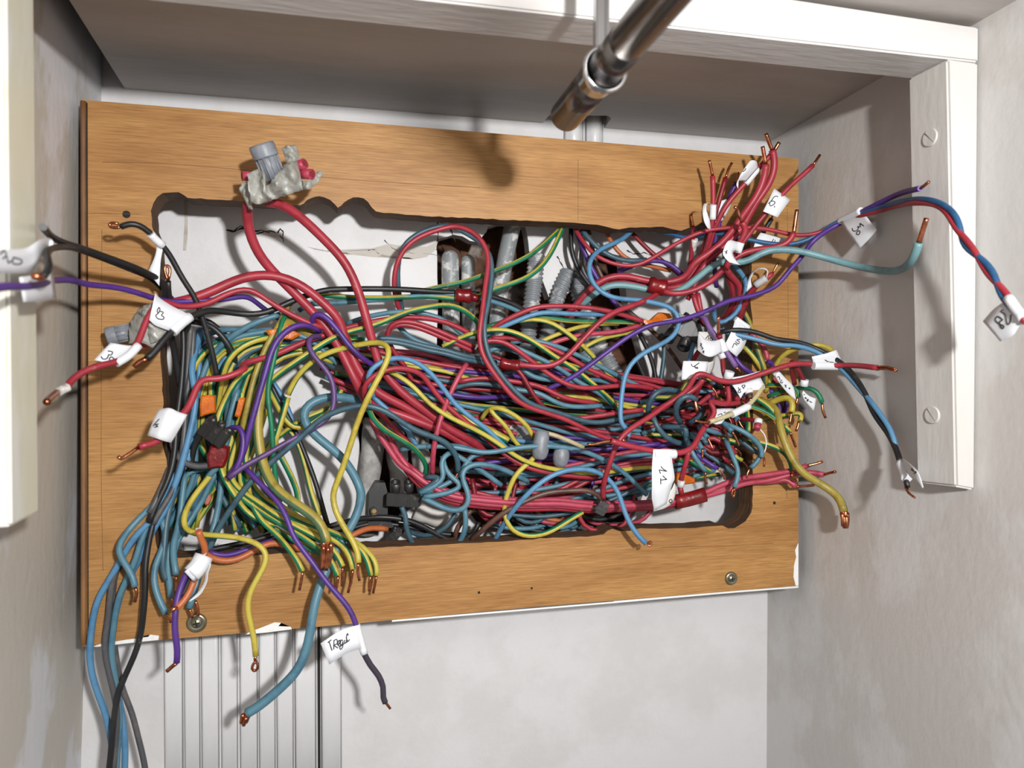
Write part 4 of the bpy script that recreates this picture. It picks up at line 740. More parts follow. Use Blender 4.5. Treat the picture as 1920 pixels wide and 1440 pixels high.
W('R', 1.9, 'red wire dropping from the front crossing into the small black clip', 'J 1920,80,16 1800,150,18 1700,230 1600,290,22 1500,350 1440,420,24 1410,480 1380,580,22 1350,660 1320,780,16 1325,860,10')
W('R', 2.1, 'front red wire carrying the hanging flag marked 11, with a bare tip', 'L 1180,1200,8 L 960,1240,18 850,1210 820,1230,26 870,1300 800,1400,30 M 690,230,32 620,280 590,330,36 570,390 520,430,38 420,445 250,420,40 100,390 0,365,42 k 840,880,42 680,850,42', tip='k 690,850,42 620,860,43 520,880 420,905,44 330,905,44', tr=1.0, key='eleven')
flag('eleven', ['J 1700,490,42 1690,620,43 1690,760,44 1690,860,42 1710,950,38', 'J 1850,490,42 1840,560,43 1860,700,45 1840,760,44 1800,900,38'], 'J 1700,525,40 1865,525,40', wr=3.1, ink=('r', ['220,130 250,170 280,190 320,215', '320,215 260,205 190,190', '190,190 200,225 215,255', '250,290 280,320 320,355', '320,355 270,358 215,365', '215,330 216,380 218,435']), ir=0.3)
o11 = WIRES['eleven']
flag('eleven', ['J 1690,860,38 1760,850,38 1830,800,36 1860,740,34', 'J 1705,955,38 1790,930,37 1850,880,35 1875,780,33'], None, m=PAPERO, name='paper_label', ink=('J', ['1815,880 1830,865 1842,880 1825,890 1818,880', '1842,880 1830,900']))
W('C', 1.6, 'grey-cream wire from the grey caps slanting right in the centre', 'i 1180,740,-10 1250,710,-6 1400,750 1600,830,-4 1870,950,-6')
W('G', 1.75, 'green and yellow wire hooking round the grey caps and dropping to the lower board edge', 'i 1000,1000,-8 1100,1010,-2 1190,980,2 1200,1040,4 1100,1150 950,1250,6 870,1350 J 640,720,6 610,820,4 570,930,2 590,1040,4 650,1110,4 760,1145 850,1140,4 950,1100 1050,1030 1170,960,2', ph=1.0, tw=6)
W('Y', 1.6, 'yellow wire hooking right of the corrugated pipe in the centre', 'i 340,540,-16 400,400,-10 500,330,-4 650,360,0 820,450 980,560,0 1060,670 1110,780,-2')
W('Y', 1.6, 'yellow wire snaking down from the same hook to the long blue wire', 'i 470,370,-6 520,470,-4 640,550 730,650,-4 790,780 850,880 930,950,-6')
W('Y', 2.6, 'short thick yellow cable end between the reds in the centre', 'f 1300,560,-16 1600,650,-14 i 200,580,-14 450,690,-12 600,770,-10 750,850,-8', ph=0.2, tw=0)
W('b', 1.75, 'bright blue wire hooking down from the top board edge round the right of the opening', 'I 1535,215,-22 1460,280,-14 1300,350,-6 1225,415 1205,500,0 1230,590 1285,660,4 1400,718 1560,725,6 1700,750 1850,790,8 1905,860 1895,950,10 1840,1020 1720,1080,10 1600,1140 1520,1210,8 1480,1300 1465,1440 k 840,200,8 825,400 820,550,10 850,630 940,680,14 975,730,16 930,800,18', tip='k 930,800,18 900,850,20 870,850,20 880,790,19 920,780,19', tr=0.6)
W('P', 1.8, 'purple wire running from the bunch by the flag marked 30 diagonally across the tangle', 'I 900,1400,-4 1060,1330,2 1180,1250 1300,1160,8 1420,1070 1540,985,12 L 150,600,14 235,540 300,520,16 450,500 600,470,18 720,430 880,360,20 1000,295 1150,280,22 1300,230 1450,170,26 K 1500,1310,28 1620,1200 1700,1080,32 N 80,700,36 180,620 300,555,40 460,470,44 600,400,46 740,335 905,292,50', tip='N 905,292 935,270 968,242', key='p30')
W('R', 1.75, 'red wire of the twisted pair ending at the flag marked 28', 'I 1090,150,-30 1120,215,-22 1180,300 1250,390,-14 1370,450 1500,480,-8 1600,470 1700,410,-2 1920,280 K 400,1080,8 560,990 780,920,14 960,900 1150,895,20 1350,910 1500,950,26 1600,970 1750,960,32 1850,930 N 0,655,36 100,620 300,545,40 500,488,50 700,432 870,402,78 1000,405 1105,460,112 1140,550,120 1180,620 1260,680,135 1330,780 1370,890,140 1420,960 1500,1020,152 1570,1095,158 1640,1220,162 1690,1300,165', key='r28')
W('V', 1.85, 'deep blue wire of the twisted pair ending at the flag marked 28', 'K 300,920,-22 500,955,-12 620,1010 740,965,0 880,945 1000,960,12 1150,1000 1350,1040,20 1500,1052 1650,1030,28 1800,960 1920,870 N 80,655,36 200,585 310,530,41 500,470,52 650,420 800,382,82 950,375 1080,410,114 1180,500 1212,600,117 1205,700 1260,760,130 1340,800 1420,870,146 1470,950 1480,1030,150 1510,1100,156 1550,1150,158 1620,1230,160')
flag('r28', ['N 1600,1130,162 1520,1150,164 1440,1210,166 1370,1290,166', 'N 1700,1270,164 1640,1330,166 1590,1400,168 1500,1440,169'], 'N 1560,1110,158 1620,1200,160 1680,1270,162', wr=2.3, ink=('N', ['1525,1205 1505,1215 1540,1240 1555,1310 1575,1300 1582,1240', '1475,1255 1465,1280 1495,1310 1530,1325 1520,1345 1500,1320 1500,1290 1520,1280 1490,1255 1475,1255']))
flag('p30', ['N 300,545,45 380,500,46 460,455,46', 'N 445,745,47 510,680,48 575,605,48'], 'N 297,543,41 460,462,45', wr=2.5, ink=('N', ['392,592 400,612 425,610 440,590 432,580', '432,580 455,580 450,555 480,575', '425,625 440,610 452,620 440,640 425,635 425,622']))
W('A', 2.5, 'pale aqua thick cable curving out over the right wall with a bare copper end', 'I 1140,790,-26 1190,740,-20 1260,680 1350,620,-12 1500,620 1680,655,-6 L 420,250,-2 560,220,2 K 640,1400,6 760,1310 850,1220,14 960,1180,18 1080,1225,22 1170,1200 1300,1110,30 1450,1090 1650,1110,38 1800,1150 N 150,800,46 400,870,50 600,910 700,915,54 790,885 850,820,56 880,745 892,700,56', tip='N 892,700,56 920,610 950,515,56', tr=1.4, key='aqua')
# upper right red bunch
W('R', 2.45, 'thick red cable of the upper right bunch with the middle copper end', 'I 1040,850,-30 1160,730,-22 1230,640 1330,570,-14 1480,545 1660,590,-8 1800,600 L 560,130,0 650,60 K 640,1240,6 760,1160 880,1080,14 1000,960 1070,860,22 1130,760 1230,640,30 1290,520 1325,400,34 1325,325,36', tip='K 1325,325,36 1310,250 1295,165,38', tr=1.3, key='kr1')
tapes('kr1', 'I 1665,610,-4 1720,628,-3 1790,640,-2', 5.6, TAPER, 'red_tape', 'dusty dark red tape binding the cables')
W('R', 2.45, 'thick red cable of the upper right bunch with the topmost copper end', 'I 1060,880,-32 1250,680,-24 1350,610,-18 1480,595 1660,635,-12 L 420,195,-6 560,185,0 700,110 K 800,1180,6 940,1080,12 1060,960 1150,850,20 1200,720 1290,600,28 1370,480 1412,360,32 1400,260 1382,200,34', tip='K 1382,200,34 1350,120 1325,50,36', tr=1.3)
W('R', 2.2, 'red cable bending right under the rolled flag to a tall copper end beside it', 'L 400,215,0 450,245,4 600,240 760,180,10 870,110,14 K 1020,1180,22 1150,1110,26 1300,1085 1450,1070,32 1520,1040 1560,985,36 1575,945', tip='K 1575,945,36 1590,840 1605,735,38', tr=1.3)
W('R', 1.8, 'red wire standing up left in the upper right bunch with long copper end', 'L 560,200,-8 700,0,-2 K 790,1100,4 825,950 845,840,16 850,690 852,560,20 845,430,22', tip='K 845,430,22 830,360 815,290,24', tr=1.0, key='k1')
flag('k1', ['K 820,690,22 770,680,26 755,750,28 770,840,28 800,900,26', 'K 865,690,22 800,680,28 790,740,30 820,830,28 830,915,24'], 'K 850,690,18 845,825,16')
W('D', 1.8, 'dark red wire leaning right beside it in the upper right bunch', 'K 700,1260,-6 760,1080,0 820,930 870,800,10 890,700,14 930,560 962,450,16', tip='K 965,445 985,380 1018,315', tr=0.95, key='k2')
flag('k2', ['K 910,660,14 900,750,14 870,850,14', 'K 970,640,14 1010,690,13 940,830,12'], None)
W('R', 1.8, 'red wire with rolled flag leaning right in the upper right bunch', 'L 620,300,-6 K 780,1200,2 830,1000,8 870,880 950,720,18 1050,590 1140,500,24 1260,360,28 1330,290 1400,205,32', tip='K 1400,205,32 1445,130,34', tr=1.3, key='k3')
flag('k3', ['K 1150,480,28 1090,480,30 1060,500,30 1075,550,30', 'K 1210,410,30 1150,400,34 1110,410,34 1090,430,32', 'K 1255,360,30 1240,300,34 1190,295,36 1160,340,36'], 'K 1140,505,24 1255,365,28', ink=('K', ['1115,395 1140,375 1142,362']))
W('R', 1.75, 'short red wire poking up at the left of the upper right bunch', 'K 640,1290,-12 645,1180,-8 660,1090 672,980,0 672,890,2', tip='K 672,890 660,830 650,775', tr=0.9, key='k4')
flag('k4', None, 'K 665,1110,-6 685,1000,0', m=PAPERO)
W('R', 2.2, 'red cable hooking up out of the rolled flag at right with kinked copper end', 'K 960,1280,20 1010,1150,24 1090,1020,32 1145,960,34 1150,900 1110,845,36', tip='K 1110,845,36 1085,790 1070,730 1040,712,38', tr=1.0, key='k5')
flag('k5', ['K 1090,1040,34 1020,1010,38 975,1030,40 940,1120,42 960,1170,42 1000,1210,42', 'K 1080,1120,34 1050,1100,38 1030,1130,40 1050,1180,42 1080,1220,42 1100,1235,42'], 'K 1090,1030,33 1060,1120,31', wr=3.2, ink=('K', ['955,1110 975,1125', '965,1135 975,1100']))
W('R', 1.8, 'red wire with the flag marked 6 reaching to the right edge of the board', 'K 1050,1130,16 1100,1050,18 1180,950 1260,840,26 1330,765,28 1410,670 1490,575,32 1580,480 1680,410,36 1750,335,38', tip='K 1752,333 1780,290 1812,243', tr=0.95, key='k6')
flag('k6', ['K 1400,545,32 1350,650,32 1300,750,32', 'K 1545,645,33 1490,720,34 1430,805,33'], None, ink=('s', ['590,300 540,255 430,260 330,330 180,540 20,690', '110,620 100,760 150,830 260,790 400,680 400,590 300,540 190,555', '370,830 390,870 375,920']), ir=0.28)
W('P', 1.75, 'purple wire hidden in the upper right bunch with small copper tip', 'L 880,180,-8 860,0,0 K 865,1000,4 900,860,8 960,700 1020,575 1060,490,14', tip='K 1060,490 1080,400', tr=0.7)
W('X', 1.75, 'short black wire poking up behind the flag marked 6', 'K 1240,1100,10 1290,945,14 1340,880 1378,815,18', tip='K 1378,815 1385,785', tr=0.7, key='k8')
flag('k8', ['K 1280,940,17 1240,1000,17 1215,1075,17', 'K 1510,995,17 1480,1050,17 1450,1130,17'], 'K 1290,990,15 1275,1040,14', ink=('K', ['1395,1000 1370,1040 1385,1050 1410,1010', '1370,1040 1385,1080']))
W('R', 1.75, 'short red wire with looped flag poking out over the right side of the board', 'L 1080,480,-8 1110,360,0 1180,220,8 1240,180,14 1330,110 1385,60,20', tip='K 1385,1310,20 1410,1260 1440,1212,22', tr=0.8, key='k9')
flag('k9', None, 'L 1225,170,13 1330,100,18', wr=2.6, m=mat('grey_tape_roll', (170,170,172), .5))
flag('k9', ['L 1200,180,16 1190,110,18 1230,40,20 1290,20,20 1335,40,20 1330,100,20', 'L 1150,230,14 1170,110,16 1215,35,17 1290,8,18 1345,30,18 1345,100,18'], None)
# upper right inner wires
W('D', 2.3, 'dark red cable dropping from the flag with the hooked one toward the black terminal', 'K 940,1240,10 960,1290,6 L 990,100,2 1030,200 1040,280,0 1000,400,-6 940,480,-12')
W('R', 2.3, 'red cable bending down beside the right edge of the opening', 'K 960,1260,12 1040,1370,6 L 1085,150,2 1110,240 1080,340,-2 1020,430,-8 900,500,-14')
W('D', 1.8, 'dark red wire running down the right edge of the opening', 'L 1230,190,4 1160,280,0 1120,400,-4 1080,520,-8 1050,640,-12')
W('b', 1.8, 'blue wire bowing down the right edge of the opening past the black terminal', 'K 1020,1230,4 1090,1270,2 1140,1370 L 1165,160,-2 1130,260 1090,380,0 1020,470 910,525,-4 850,500,-8 860,400,-10')
W('R', 1.9, 'red wire dropping from the bound reds, left of the pair above the black terminal', 'L 670,250,0 690,330,2 720,420 760,490,2 790,520,0')
W('R', 1.9, 'red wire dropping from the bound reds, right of the pair above the black terminal', 'L 710,240,-2 730,330 740,430,0 770,520,-4')
W('P', 1.7, 'purple wire slipping down behind the right cluster', 'I 1430,520,-24 1500,490 1650,440,-16 1760,430 1870,490,-14 L 560,60,-12 600,100,-14')
W('P', 1.7, 'thin purple wire dropping steeply from the top edge at centre right', 'I 1120,200,-28 1150,300,-24 1200,400 1240,510 1300,600,-22 1400,740 1500,860,-22')
W('N', 1.6, 'brown-orange wire dropping from the top edge at centre right', 'I 1210,190,-34 1240,330,-30 1260,430 1300,540,-28 1350,620')
W('N', 1.6, 'brown wire crossing down the plaster at right of the corrugated conduits', 'j 700,30,-32 900,150 1200,400,-30 1450,620 1720,1000,-30 1800,1100')
W('O', 1.6, 'orange wire curving right under the top board edge', 'I 1330,190,-34 1380,290,-28 1450,390 1530,440,-26 1700,480 1830,510,-24')
W('T', 1.8, 'slate blue wire arching beside the red one under the top edge at right', 'I 1160,200,-26 1220,280,-22 1320,370 1440,430,-18 1560,440 1650,430,-16')
W('D', 1.7, 'dark red wire running right under the shadowed top board edge', 'I 1530,220,-34 1620,310,-30 1700,390 1800,460,-26 1900,540 L 560,80,-22')
W('X', 1.7, 'thin black wire hanging from the top board edge at centre right', 'I 1085,170,-36 1080,330,-34 1110,450 1180,570,-34 1250,650')
W('S', 1.7, 'grey wire hanging beside the thin black one at centre right', 'I 1180,200,-38 1160,380,-36 1150,480 1220,600,-34')
W('X', 1.7, 'black wire going down over the bare plaster at centre right', 'j 1100,500,-34 1200,680 1280,880,-34 1350,1100 1360,1280')
W('T', 1.7, 'slate wire going down the plaster from the taped orange joint', 'j 1430,520,-30 1490,680 1480,900,-30 1450,1100 1420,1320')
W('X', 1.7, 'second black wire on the bare plaster at centre right', 'j 1050,880,-38 1150,1100 1240,1300')
W('X', 1.95, 'black wire of the pair curving out right to the tag below the trim', 'l 900,820,14 1000,790,18 1150,785,20 1350,800,22 1500,840 1650,920,26 1800,950 L 1580,665,30 1700,700,32 1850,770,36 O 300,180,40 440,290,42 500,380 560,480,44 580,560 650,660,42 720,750 760,840,40 790,940,40', key='x2')
W('b', 1.8, 'blue wire of the pair curving out right to the tag below the trim', 'l 880,790,12 1000,830,16 1150,870,18 1350,910,20 1500,940,24 1700,1020 L 1480,710,30 1600,700,32 1720,740 1850,800,36 O 300,210,40 400,300,42 500,420 580,500,46 640,590 710,680,46 745,760,42 760,850,38')
flag('x2', ['O 800,905,42 870,960,43 915,1010,44 950,1110,44', 'O 790,950,40 860,1040,41 900,1065,42 945,1120,43'], 'O 790,940,40 835,1050,40', wr=2.9, ink=('O', ['870,975 885,1000 865,985', '885,1000 905,1005 885,1015']))
o2 = WIRES['x2']
bm = tube_bm(smooth_path(wpts('O 825,1045,40 840,1110,40')), 0.0015); bm.transform(Matrix.Translation(-o2[1])); link('wire_end', bm, WC['X'][0], o2[0])
bm = tube_bm(smooth_path(wpts('O 825,1115,40 845,1150 890,1185,42')), 0.0007); tube_bm(smooth_path(wpts('O 840,1115,40 845,1160')), 0.0005, 8, bm); bm.transform(Matrix.Translation(-o2[1])); link('copper_end', bm, COPPER, o2[0])
W('R', 2.0, 'red wire stretching far right with the small flag above it and frayed copper end', 'k 1300,430,14 m 0,670,18 200,570 380,430,24 450,330 470,230,28 530,160 620,155,30 720,200,30 850,280 1000,300,30 1200,280 1400,200,32 n 300,500,34 600,410,36 850,335 1000,325,38 1150,345 1400,370,42 O 390,245,44 520,250 630,265,46', tip='O 630,265,46 700,265,47 758,280,48', tr=1.1, strands=3, key='one')
flag('one', ['O 160,185,44 250,165,45 335,138,45', 'O 175,245,42 280,245,43 383,240,44'], 'O 170,248,42 385,252,44', wr=2.9, ink=('O', ['252,208 280,222 315,225']))
W('R', 2.0, 'red wire running behind it from the front crossing up to the right cluster', 'm 0,700,14 300,500,16 500,420,18 560,340 640,230,22')
W('p', 1.9, 'lilac wire bent through the flags to a short copper tip in the right cluster', 'l 500,570,4 600,570,10 670,610,14 680,700 740,800,18 860,930,22 960,1090 1050,1240,24 1120,1340', tip='l 1120,1350,24 1160,1390 1200,1440,24', key='lil')
flag('lil', ['l 560,820,22 545,950,24 545,1090,26', 'l 650,920,26 640,1030,30 650,1170,30', 'l 780,950,26 780,1050,30 760,1190,30', 'l 870,930,24 900,1020,26 900,1120,26'], 'l 870,940,22 950,1120,24', wr=3.0, ink=('l', ['590,990 605,1005 590,1020 610,1040', '610,1050 625,1065 610,1080', '625,1100 645,1110 620,1120 645,1135']))
W('D', 1.9, 'red wire with two parallel copper legs standing up in front of the right cluster', 'l 900,1100,18 900,1000 890,930,22 860,860,24', tips=['l 850,850,24 845,700 850,590,26', 'l 870,850,24 868,700 860,580,26'], tr=0.7, key='legs')
flag('legs', ['l 560,815,16 700,820,15 900,850,14', 'l 570,1000,16 700,1010,15 930,1000,14'], None, m=PAPERO, ink=('l', ['665,920 710,870 700,950', '725,910 740,950 770,930 740,905 725,915']))
W('D', 1.9, 'red wire with a small white collar below the lilac flag', 'l 900,1130,20 920,1230,20 925,1330 930,1440,18 m 960,200,20 980,260,22 950,340', tip='m 945,345 930,380', key='coll')
flag('coll', None, 'l 900,1120,20 925,1210,20', wr=2.7)
flag('coll', ['m 1010,230,24 1250,190,26 1480,125,28', 'm 1030,310,24 1250,300,26 1490,215,28'], 'm 990,250,22 1030,130,24', wr=3.2)
W('b', 1.7, 'pale blue wire hanging left of the flag lettered b at the right cluster', 'l 480,1000,-2 440,1110,0 430,1250,2 m 400,240,4 390,330,0')
W('R', 1.8, 'short red wire behind the flag lettered b', 'l 560,1110,0 480,1220,4 460,1300', key='fb')
flag('fb', ['l 330,1255,16 310,1400,16 305,1540,16', 'l 520,1255,18 500,1400,19 490,1520,18', 'l 710,1265,17 680,1400,18 650,1490,17'], None, ink=('l', ['445,1300 480,1340 565,1285', '510,1330 500,1350 540,1370 545,1350 515,1350']))
flag('fb', ['l 700,1280,15 690,1400,13 660,1500,12', 'l 810,1250,12 780,1370,10 700,1510,8'], None, m=PAPERO)
W('P', 1.7, 'lilac wire emerging under the flag lettered 2RL', 'l 1090,1180,8 1150,1290,10 1250,1380,12 1340,1430,12 m 1480,220,6', key='rl')
flag('rl', ['l 1110,610,14 1080,740,18 1010,900,20 940,1030,20', 'l 1310,760,14 1300,880,16 1230,1060,18 1130,1190,18'], 'l 1110,620,14 1310,760,14', wr=1.9, ink=('l', ['1205,840 1180,880 1240,930 1220,945 1200,900', '1180,930 1130,940 1170,970 1150,1000 1110,960', '1135,1020 1095,990 1065,1055', '950,1025 970,1015 960,1040 948,1030']))
W('C', 1.75, 'cream wire with white sleeve and thin copper tip in front of the right cluster', 'm 1520,330,26 1500,420,28 1400,530,30 1330,620,32 1280,660 1050,780,38 900,830 720,890,40', tip='m 720,890,40 620,890 500,870,41', tr=0.8, key='cream')
flag('cream', None, 'm 1310,655,33 1060,775,37', wr=2.5)
flag('cream', ['m 830,690,24 960,685,24 1130,690,24', 'm 780,800,28 900,800,28 1000,800,28', 'm 670,840,28 800,920,28 900,915,28'], None, ink=('m', ['845,790 900,765 910,790', '935,755 960,740']))
W('N', 1.9, 'copper-ended stub under the flag lettered BP', 'm 1290,380,26 1310,470,28 1340,540,30', tip='m 1340,540,30 1335,575,31', tr=1.3, key='bp')
flag('bp', ['m 1060,330,27 1280,290,27 1490,225,27', 'm 1130,430,28 1330,405,29 1550,395,28', 'm 1190,540,28 1250,440,28 1300,410,28'], 'm 1300,400,27 1320,460,28', wr=2.8, ink=('m', ['1150,370 1190,440 1155,445 1160,410 1190,395', '1205,350 1240,395', '1205,345 1250,335 1250,365 1222,375']))
W('D', 1.9, 'dark red wire slanting down left of the angular bend', 'm 650,210,18 590,300,16 540,420 500,540,10 480,640,0')
W('R', 1.9, 'dark red wire dropping from the collar to an angular bend in the right cluster', 'm 990,330,20 1010,450,22 1020,560 1020,640,24 900,620 760,580,28 720,580 730,620,30 820,700,32 800,790 700,890,34 660,960,34')
W('T', 2.1, 'fat slate blue ring curling at the left of the right cluster', 'm 290,890,12 220,820,20 200,700,24 240,580,28 340,500,30 440,480 530,560,30', tip='m 500,550,30 520,650,31 540,740,31', tr=1.3)
for lab_, pth_ in (
 ('slate blue wire curving into the right cluster from the front loop', 'k 1250,480,0 1240,260,6 1340,130,8 1480,60 1620,80,6 1750,140,2'),
 ('slate blue wire dipping below the fat ring', 'k 1310,470,4 1340,600,8 1440,740,8 1580,870 1750,900,6 1880,900,0'),
 ('slate blue wire knotted below the fat ring', 'm 0,960,0 200,980,8 330,940,12 400,980,14 340,1100,12 400,1200 390,1320,8 550,1440,4'),
 ('teal wire running level under the white sleeve', 'm 560,930,6 700,1030,8 850,1050 1050,1080,6'),
 ('slate wire folded behind the copper end of the fat ring', 'm 420,900,4 560,850,10 700,700,12 560,620,8 400,680,4'),
):
    W('T' if 'teal' not in lab_ else 'B', 2.0, lab_, pth_)
for nm_, pth_, tp_ in (
 ('short blue wire with bare tip left of the copper ends under the white sleeve', 'm 560,960,14 620,1050,22 690,1120,26', 'm 690,1120,26 730,1200 780,1310,28'),
 ('blue wire pointing down with copper tip at the very front of the right cluster', 'm 440,1060,10 500,1120,16 600,1260,20 610,1290', 'm 612,1290,20 620,1370 610,1440,20'),
 ('blue wire arching to the right and down to the thread loop', 'm 880,900,14 1050,940,20 1200,1010,24 1350,1100,26 1480,1220 1530,1350,26 1500,1420', 'm 1500,1420,26 1540,1440 M 1090,540,26'),
 ('short blue wire with dark copper tip just under the white sleeve', 'm 900,870,16 980,940,20 1060,1030,24', 'm 1060,1030,24 1120,1130 1170,1250,25'),
 ('short blue wire with silvery tip right of the white sleeve', 'm 1040,740,10 1100,810,16 1150,850,20', 'm 1150,850,20 1190,930 1240,1000,22'),
 ('long blue wire bowing down past the hole in the board with a doubled copper tip', 'm 960,1150,10 1020,1280,16 1080,1440,20 M 880,480,22 905,560,22 900,620 865,695,22', 'M 865,695,22 848,740 860,770 870,730 865,700'),
 ('blue wire hanging to a long copper tip over the white plaster', 'M 510,330,14 540,440,18 600,510,20 650,570,20', 'M 650,575,20 650,620 662,670,20'),
 ('blue wire curving right over the board with a thin bare tip', 'M 900,260,16 1000,310,22 1070,380,24 1075,450 1040,510,22 990,550', 'M 985,552,22 965,590 962,625,22'),
 ('slate blue wire stub crossing under the thread loop', 'm 1180,1150,10 1300,1260,14 1500,1390,18', 'm 1500,1390,18 1540,1430 1545,1480,18'),
):
    W('B' if 'slate' not in nm_ else 'T', 1.85, nm_, pth_, tip=tp_, tr=0.75)
W('D', 1.6, 'dark red wire capped by a pink end with a thin thread in the right cluster', 'm 1180,840,8 1300,850,14 1400,860,18 1450,880 1440,960,22', key='pinkcap')
flag('pinkcap', None, 'm 1455,850,20 1450,915,21', wr=2.8)
flag('pinkcap', None, 'm 1450,920,21 1430,1000,23', wr=2.3, m=WC['K'][0], name='pink_end')
flag('pinkcap', None, 'm 1470,990,23 1540,1070,24 1575,1200,25 1550,1330,25 1480,1410,25', wr=0.45, m=PAPERO, name='thread')
flag('pinkcap', None, 'm 1390,1000,23 1350,1070,24 1310,1150,25', wr=0.8, m=COPPER, name='copper_end')
# right green fan
for c_, r__, nm_, pth_, tp_ in (
 ('G', 1.85, 'upper green arc passing behind the small flag over the right wall', 'n 440,760,0 520,560,6 590,340,14 700,190,20 850,110,26 1050,70,30 1200,40,34 1350,60 1440,140,36', None),
 ('g', 1.85, 'green wire arching right to a long copper tip against the wall', 'n 480,830,0 700,740,8 960,700,20 1060,690,24 1180,720,28 1260,800 1290,920,30', 'n 1290,925,30 1300,1030 1345,1150,31'),
 ('g', 1.85, 'green wire hooking down behind the flag lettered 16RP', 'n 440,655,4 600,665,8 800,650,16 900,690,20 945,770 930,840,20', 'n 925,845,20 915,890 900,940,20'),
 ('Y', 2.3, 'yellow wire hooking down with the thickest copper tip of the right fan', 'm 1500,700,0 1700,560,6 n 560,860,8 700,850,14 800,830,18 850,900,20 850,1000 830,1060,20', 'n 828,1065,20 820,1150 800,1240,20'),
 ('G', 1.85, 'green wire with short hooked yellow end over the board at right', 'm 1400,900,-4 1700,800,4 n 680,1130,8 850,1080,14 960,1060,16 1000,1120 960,1190,18', 'n 945,1200,18 930,1270 900,1350,18'),
 ('g', 1.85, 'green wire sweeping down right to two copper tips beside the yellow cable', 'm 1080,620,2 1300,640,6 1450,680 M 1000,100,10 1130,140,14 1200,200 1240,240,18', 'M 1240,245,18 1250,290 1258,340,18'),
 ('G', 1.85, 'green wire just above it ending beside the same tips', 'm 1420,540,8 1550,600,10 1680,720,12 M 1190,190,14 1240,230 1285,280,18', 'M 1285,282,18 1305,330 1328,392,18'),
 ('G', 1.85, 'green wire curving over the board to a tip by the pink-red cables', 'M 970,340,6 1080,360,12 1200,400,16 1270,450 1295,510,18 1300,565', 'M 1298,568,18 1315,620 1330,645 1310,640 1295,590'),
 ('y', 2.0, 'mottled yellow and green cable coming down the right edge of the opening', 'l 1230,500,-6 1310,640,-4 1370,800,0 1400,950,4 1460,1150 1520,1300,8 1560,1400,8 n 420,450,8 440,650,4', None),
 ('G', 1.9, 'green wire slanting down between the flag lettered 2RL and the board edge', 'l 1240,1040,2 1330,1120,4 1420,1240,6 1480,1340 n 480,560,4', None),
 ('y', 1.9, 'dusty green wire coming up at the right edge of the opening', 'l 1260,1180,-10 1370,1240,-8 1420,1380,-6 n 400,600,-6 480,760', None),
 ('Y', 1.9, 'yellow stub pointing straight down in the middle of the right cluster', 'm 1270,640,0 1290,780,8 1305,900,14 1300,1040,16', None),
 ('Y', 1.7, 'yellow stub seen deep in the right cluster, left of the other', 'm 850,320,-8 830,450,-4 815,560,-6', None),
):
    W(c_, r__, nm_, pth_, tip=tp_, tr=0.95)
W('y', 2.9, 'fat olive yellow cable curving down over the right wall to a heavy copper core', 'm 1480,560,0 1650,640,6 M 1180,100,12 1205,200,18 1220,300,22 1280,440,26 1330,540 1420,620,32 1520,670 1620,730,38 1680,800,40 1690,880,40', tip='M 1692,885,40 1698,930 1697,985,40', tr=2.3, strands=6, ph=3.0, tw=0.5)
W('K', 1.8, 'pink-red wire curving down beside the mottled cable', 'l 1340,840,4 1440,920,6 1540,1030 1590,1150,10 1590,1240')
W('D', 1.8, 'dark red wire hooking over beneath the far-reaching red one, left leg', 'n 840,300,30 820,370,26 850,480 880,640,20')
W('D', 1.8, 'dark red wire with white collar and the flag lettered 16BL', 'n 840,300,31 890,340,30 950,470,30 1030,580,30 1025,650,29', key='bl')
flag('bl', ['n 1010,740,29 1060,790,29 1120,830,29 1205,860,29', 'n 990,780,28 1020,870,28 1090,960,28 1170,1050,28'], 'n 1030,575,30 1020,670,29', wr=2.7, ink=('n', ['1015,800 1035,795', '1045,835 1035,850 1055,860 1050,845', '1065,870 1085,895 1065,895 1070,870 1090,870', '1105,890 1115,910 1140,915']))
W('P', 1.8, 'dark purple wire with the long flag lettered 16RP', 'l 1590,1250,8 1650,1290,10 1730,1340,14 m 1620,100,14 1700,150', key='rp')
flag('rp', ['n 640,440,20 750,560,20 860,680,20 900,890,20', 'n 585,510,19 650,620,19 760,760,19 890,880,19'], 'n 560,500,16 640,455,18', ink=('n', ['620,540 645,530 660,580', '690,575 665,610 690,625 700,605', '725,655 755,660 735,675 760,690', '790,700 815,710', '805,690 795,720']))
for c_, nm_, pth_ in (('P', 'left purple wire hanging behind the right green fan', 'n 480,700,-2 580,790,2 640,930 690,1080,2 640,1220'), ('P', 'right purple wire hanging behind the right green fan', 'n 760,860,4 770,960 740,1060,2 650,1200 540,1340,-4 m 1500,1250,-8 1300,1330'),
                  ('K', 'pink-red wire hanging behind the right green fan', 'n 540,540,0 620,660 700,760 780,900,0 820,1080 760,1200 600,1300,-4 400,1400')):
    W(c_, 1.75, nm_, pth_)
W('X', 1.9, 'black wire curving under the right cluster over the lower plaster', 'M 560,560,-20 640,600,-18 690,560 760,510,-16 900,480 1000,430,-14')
W('R', 1.9, 'red wire dropping to a white wrapped tip above the bottom band at right', 'k 1850,1000,20 1830,1100 1790,1250,18 1730,1440 M 480,600,14 465,670,12', key='wraptip')
flag('wraptip', None, 'M 470,640,13 460,690,12', wr=2.6, m=PAPERO)
flag('wraptip', None, 'M 460,690,12 470,740,12', wr=1.9, m=WC['R'][0], name='wire_end')
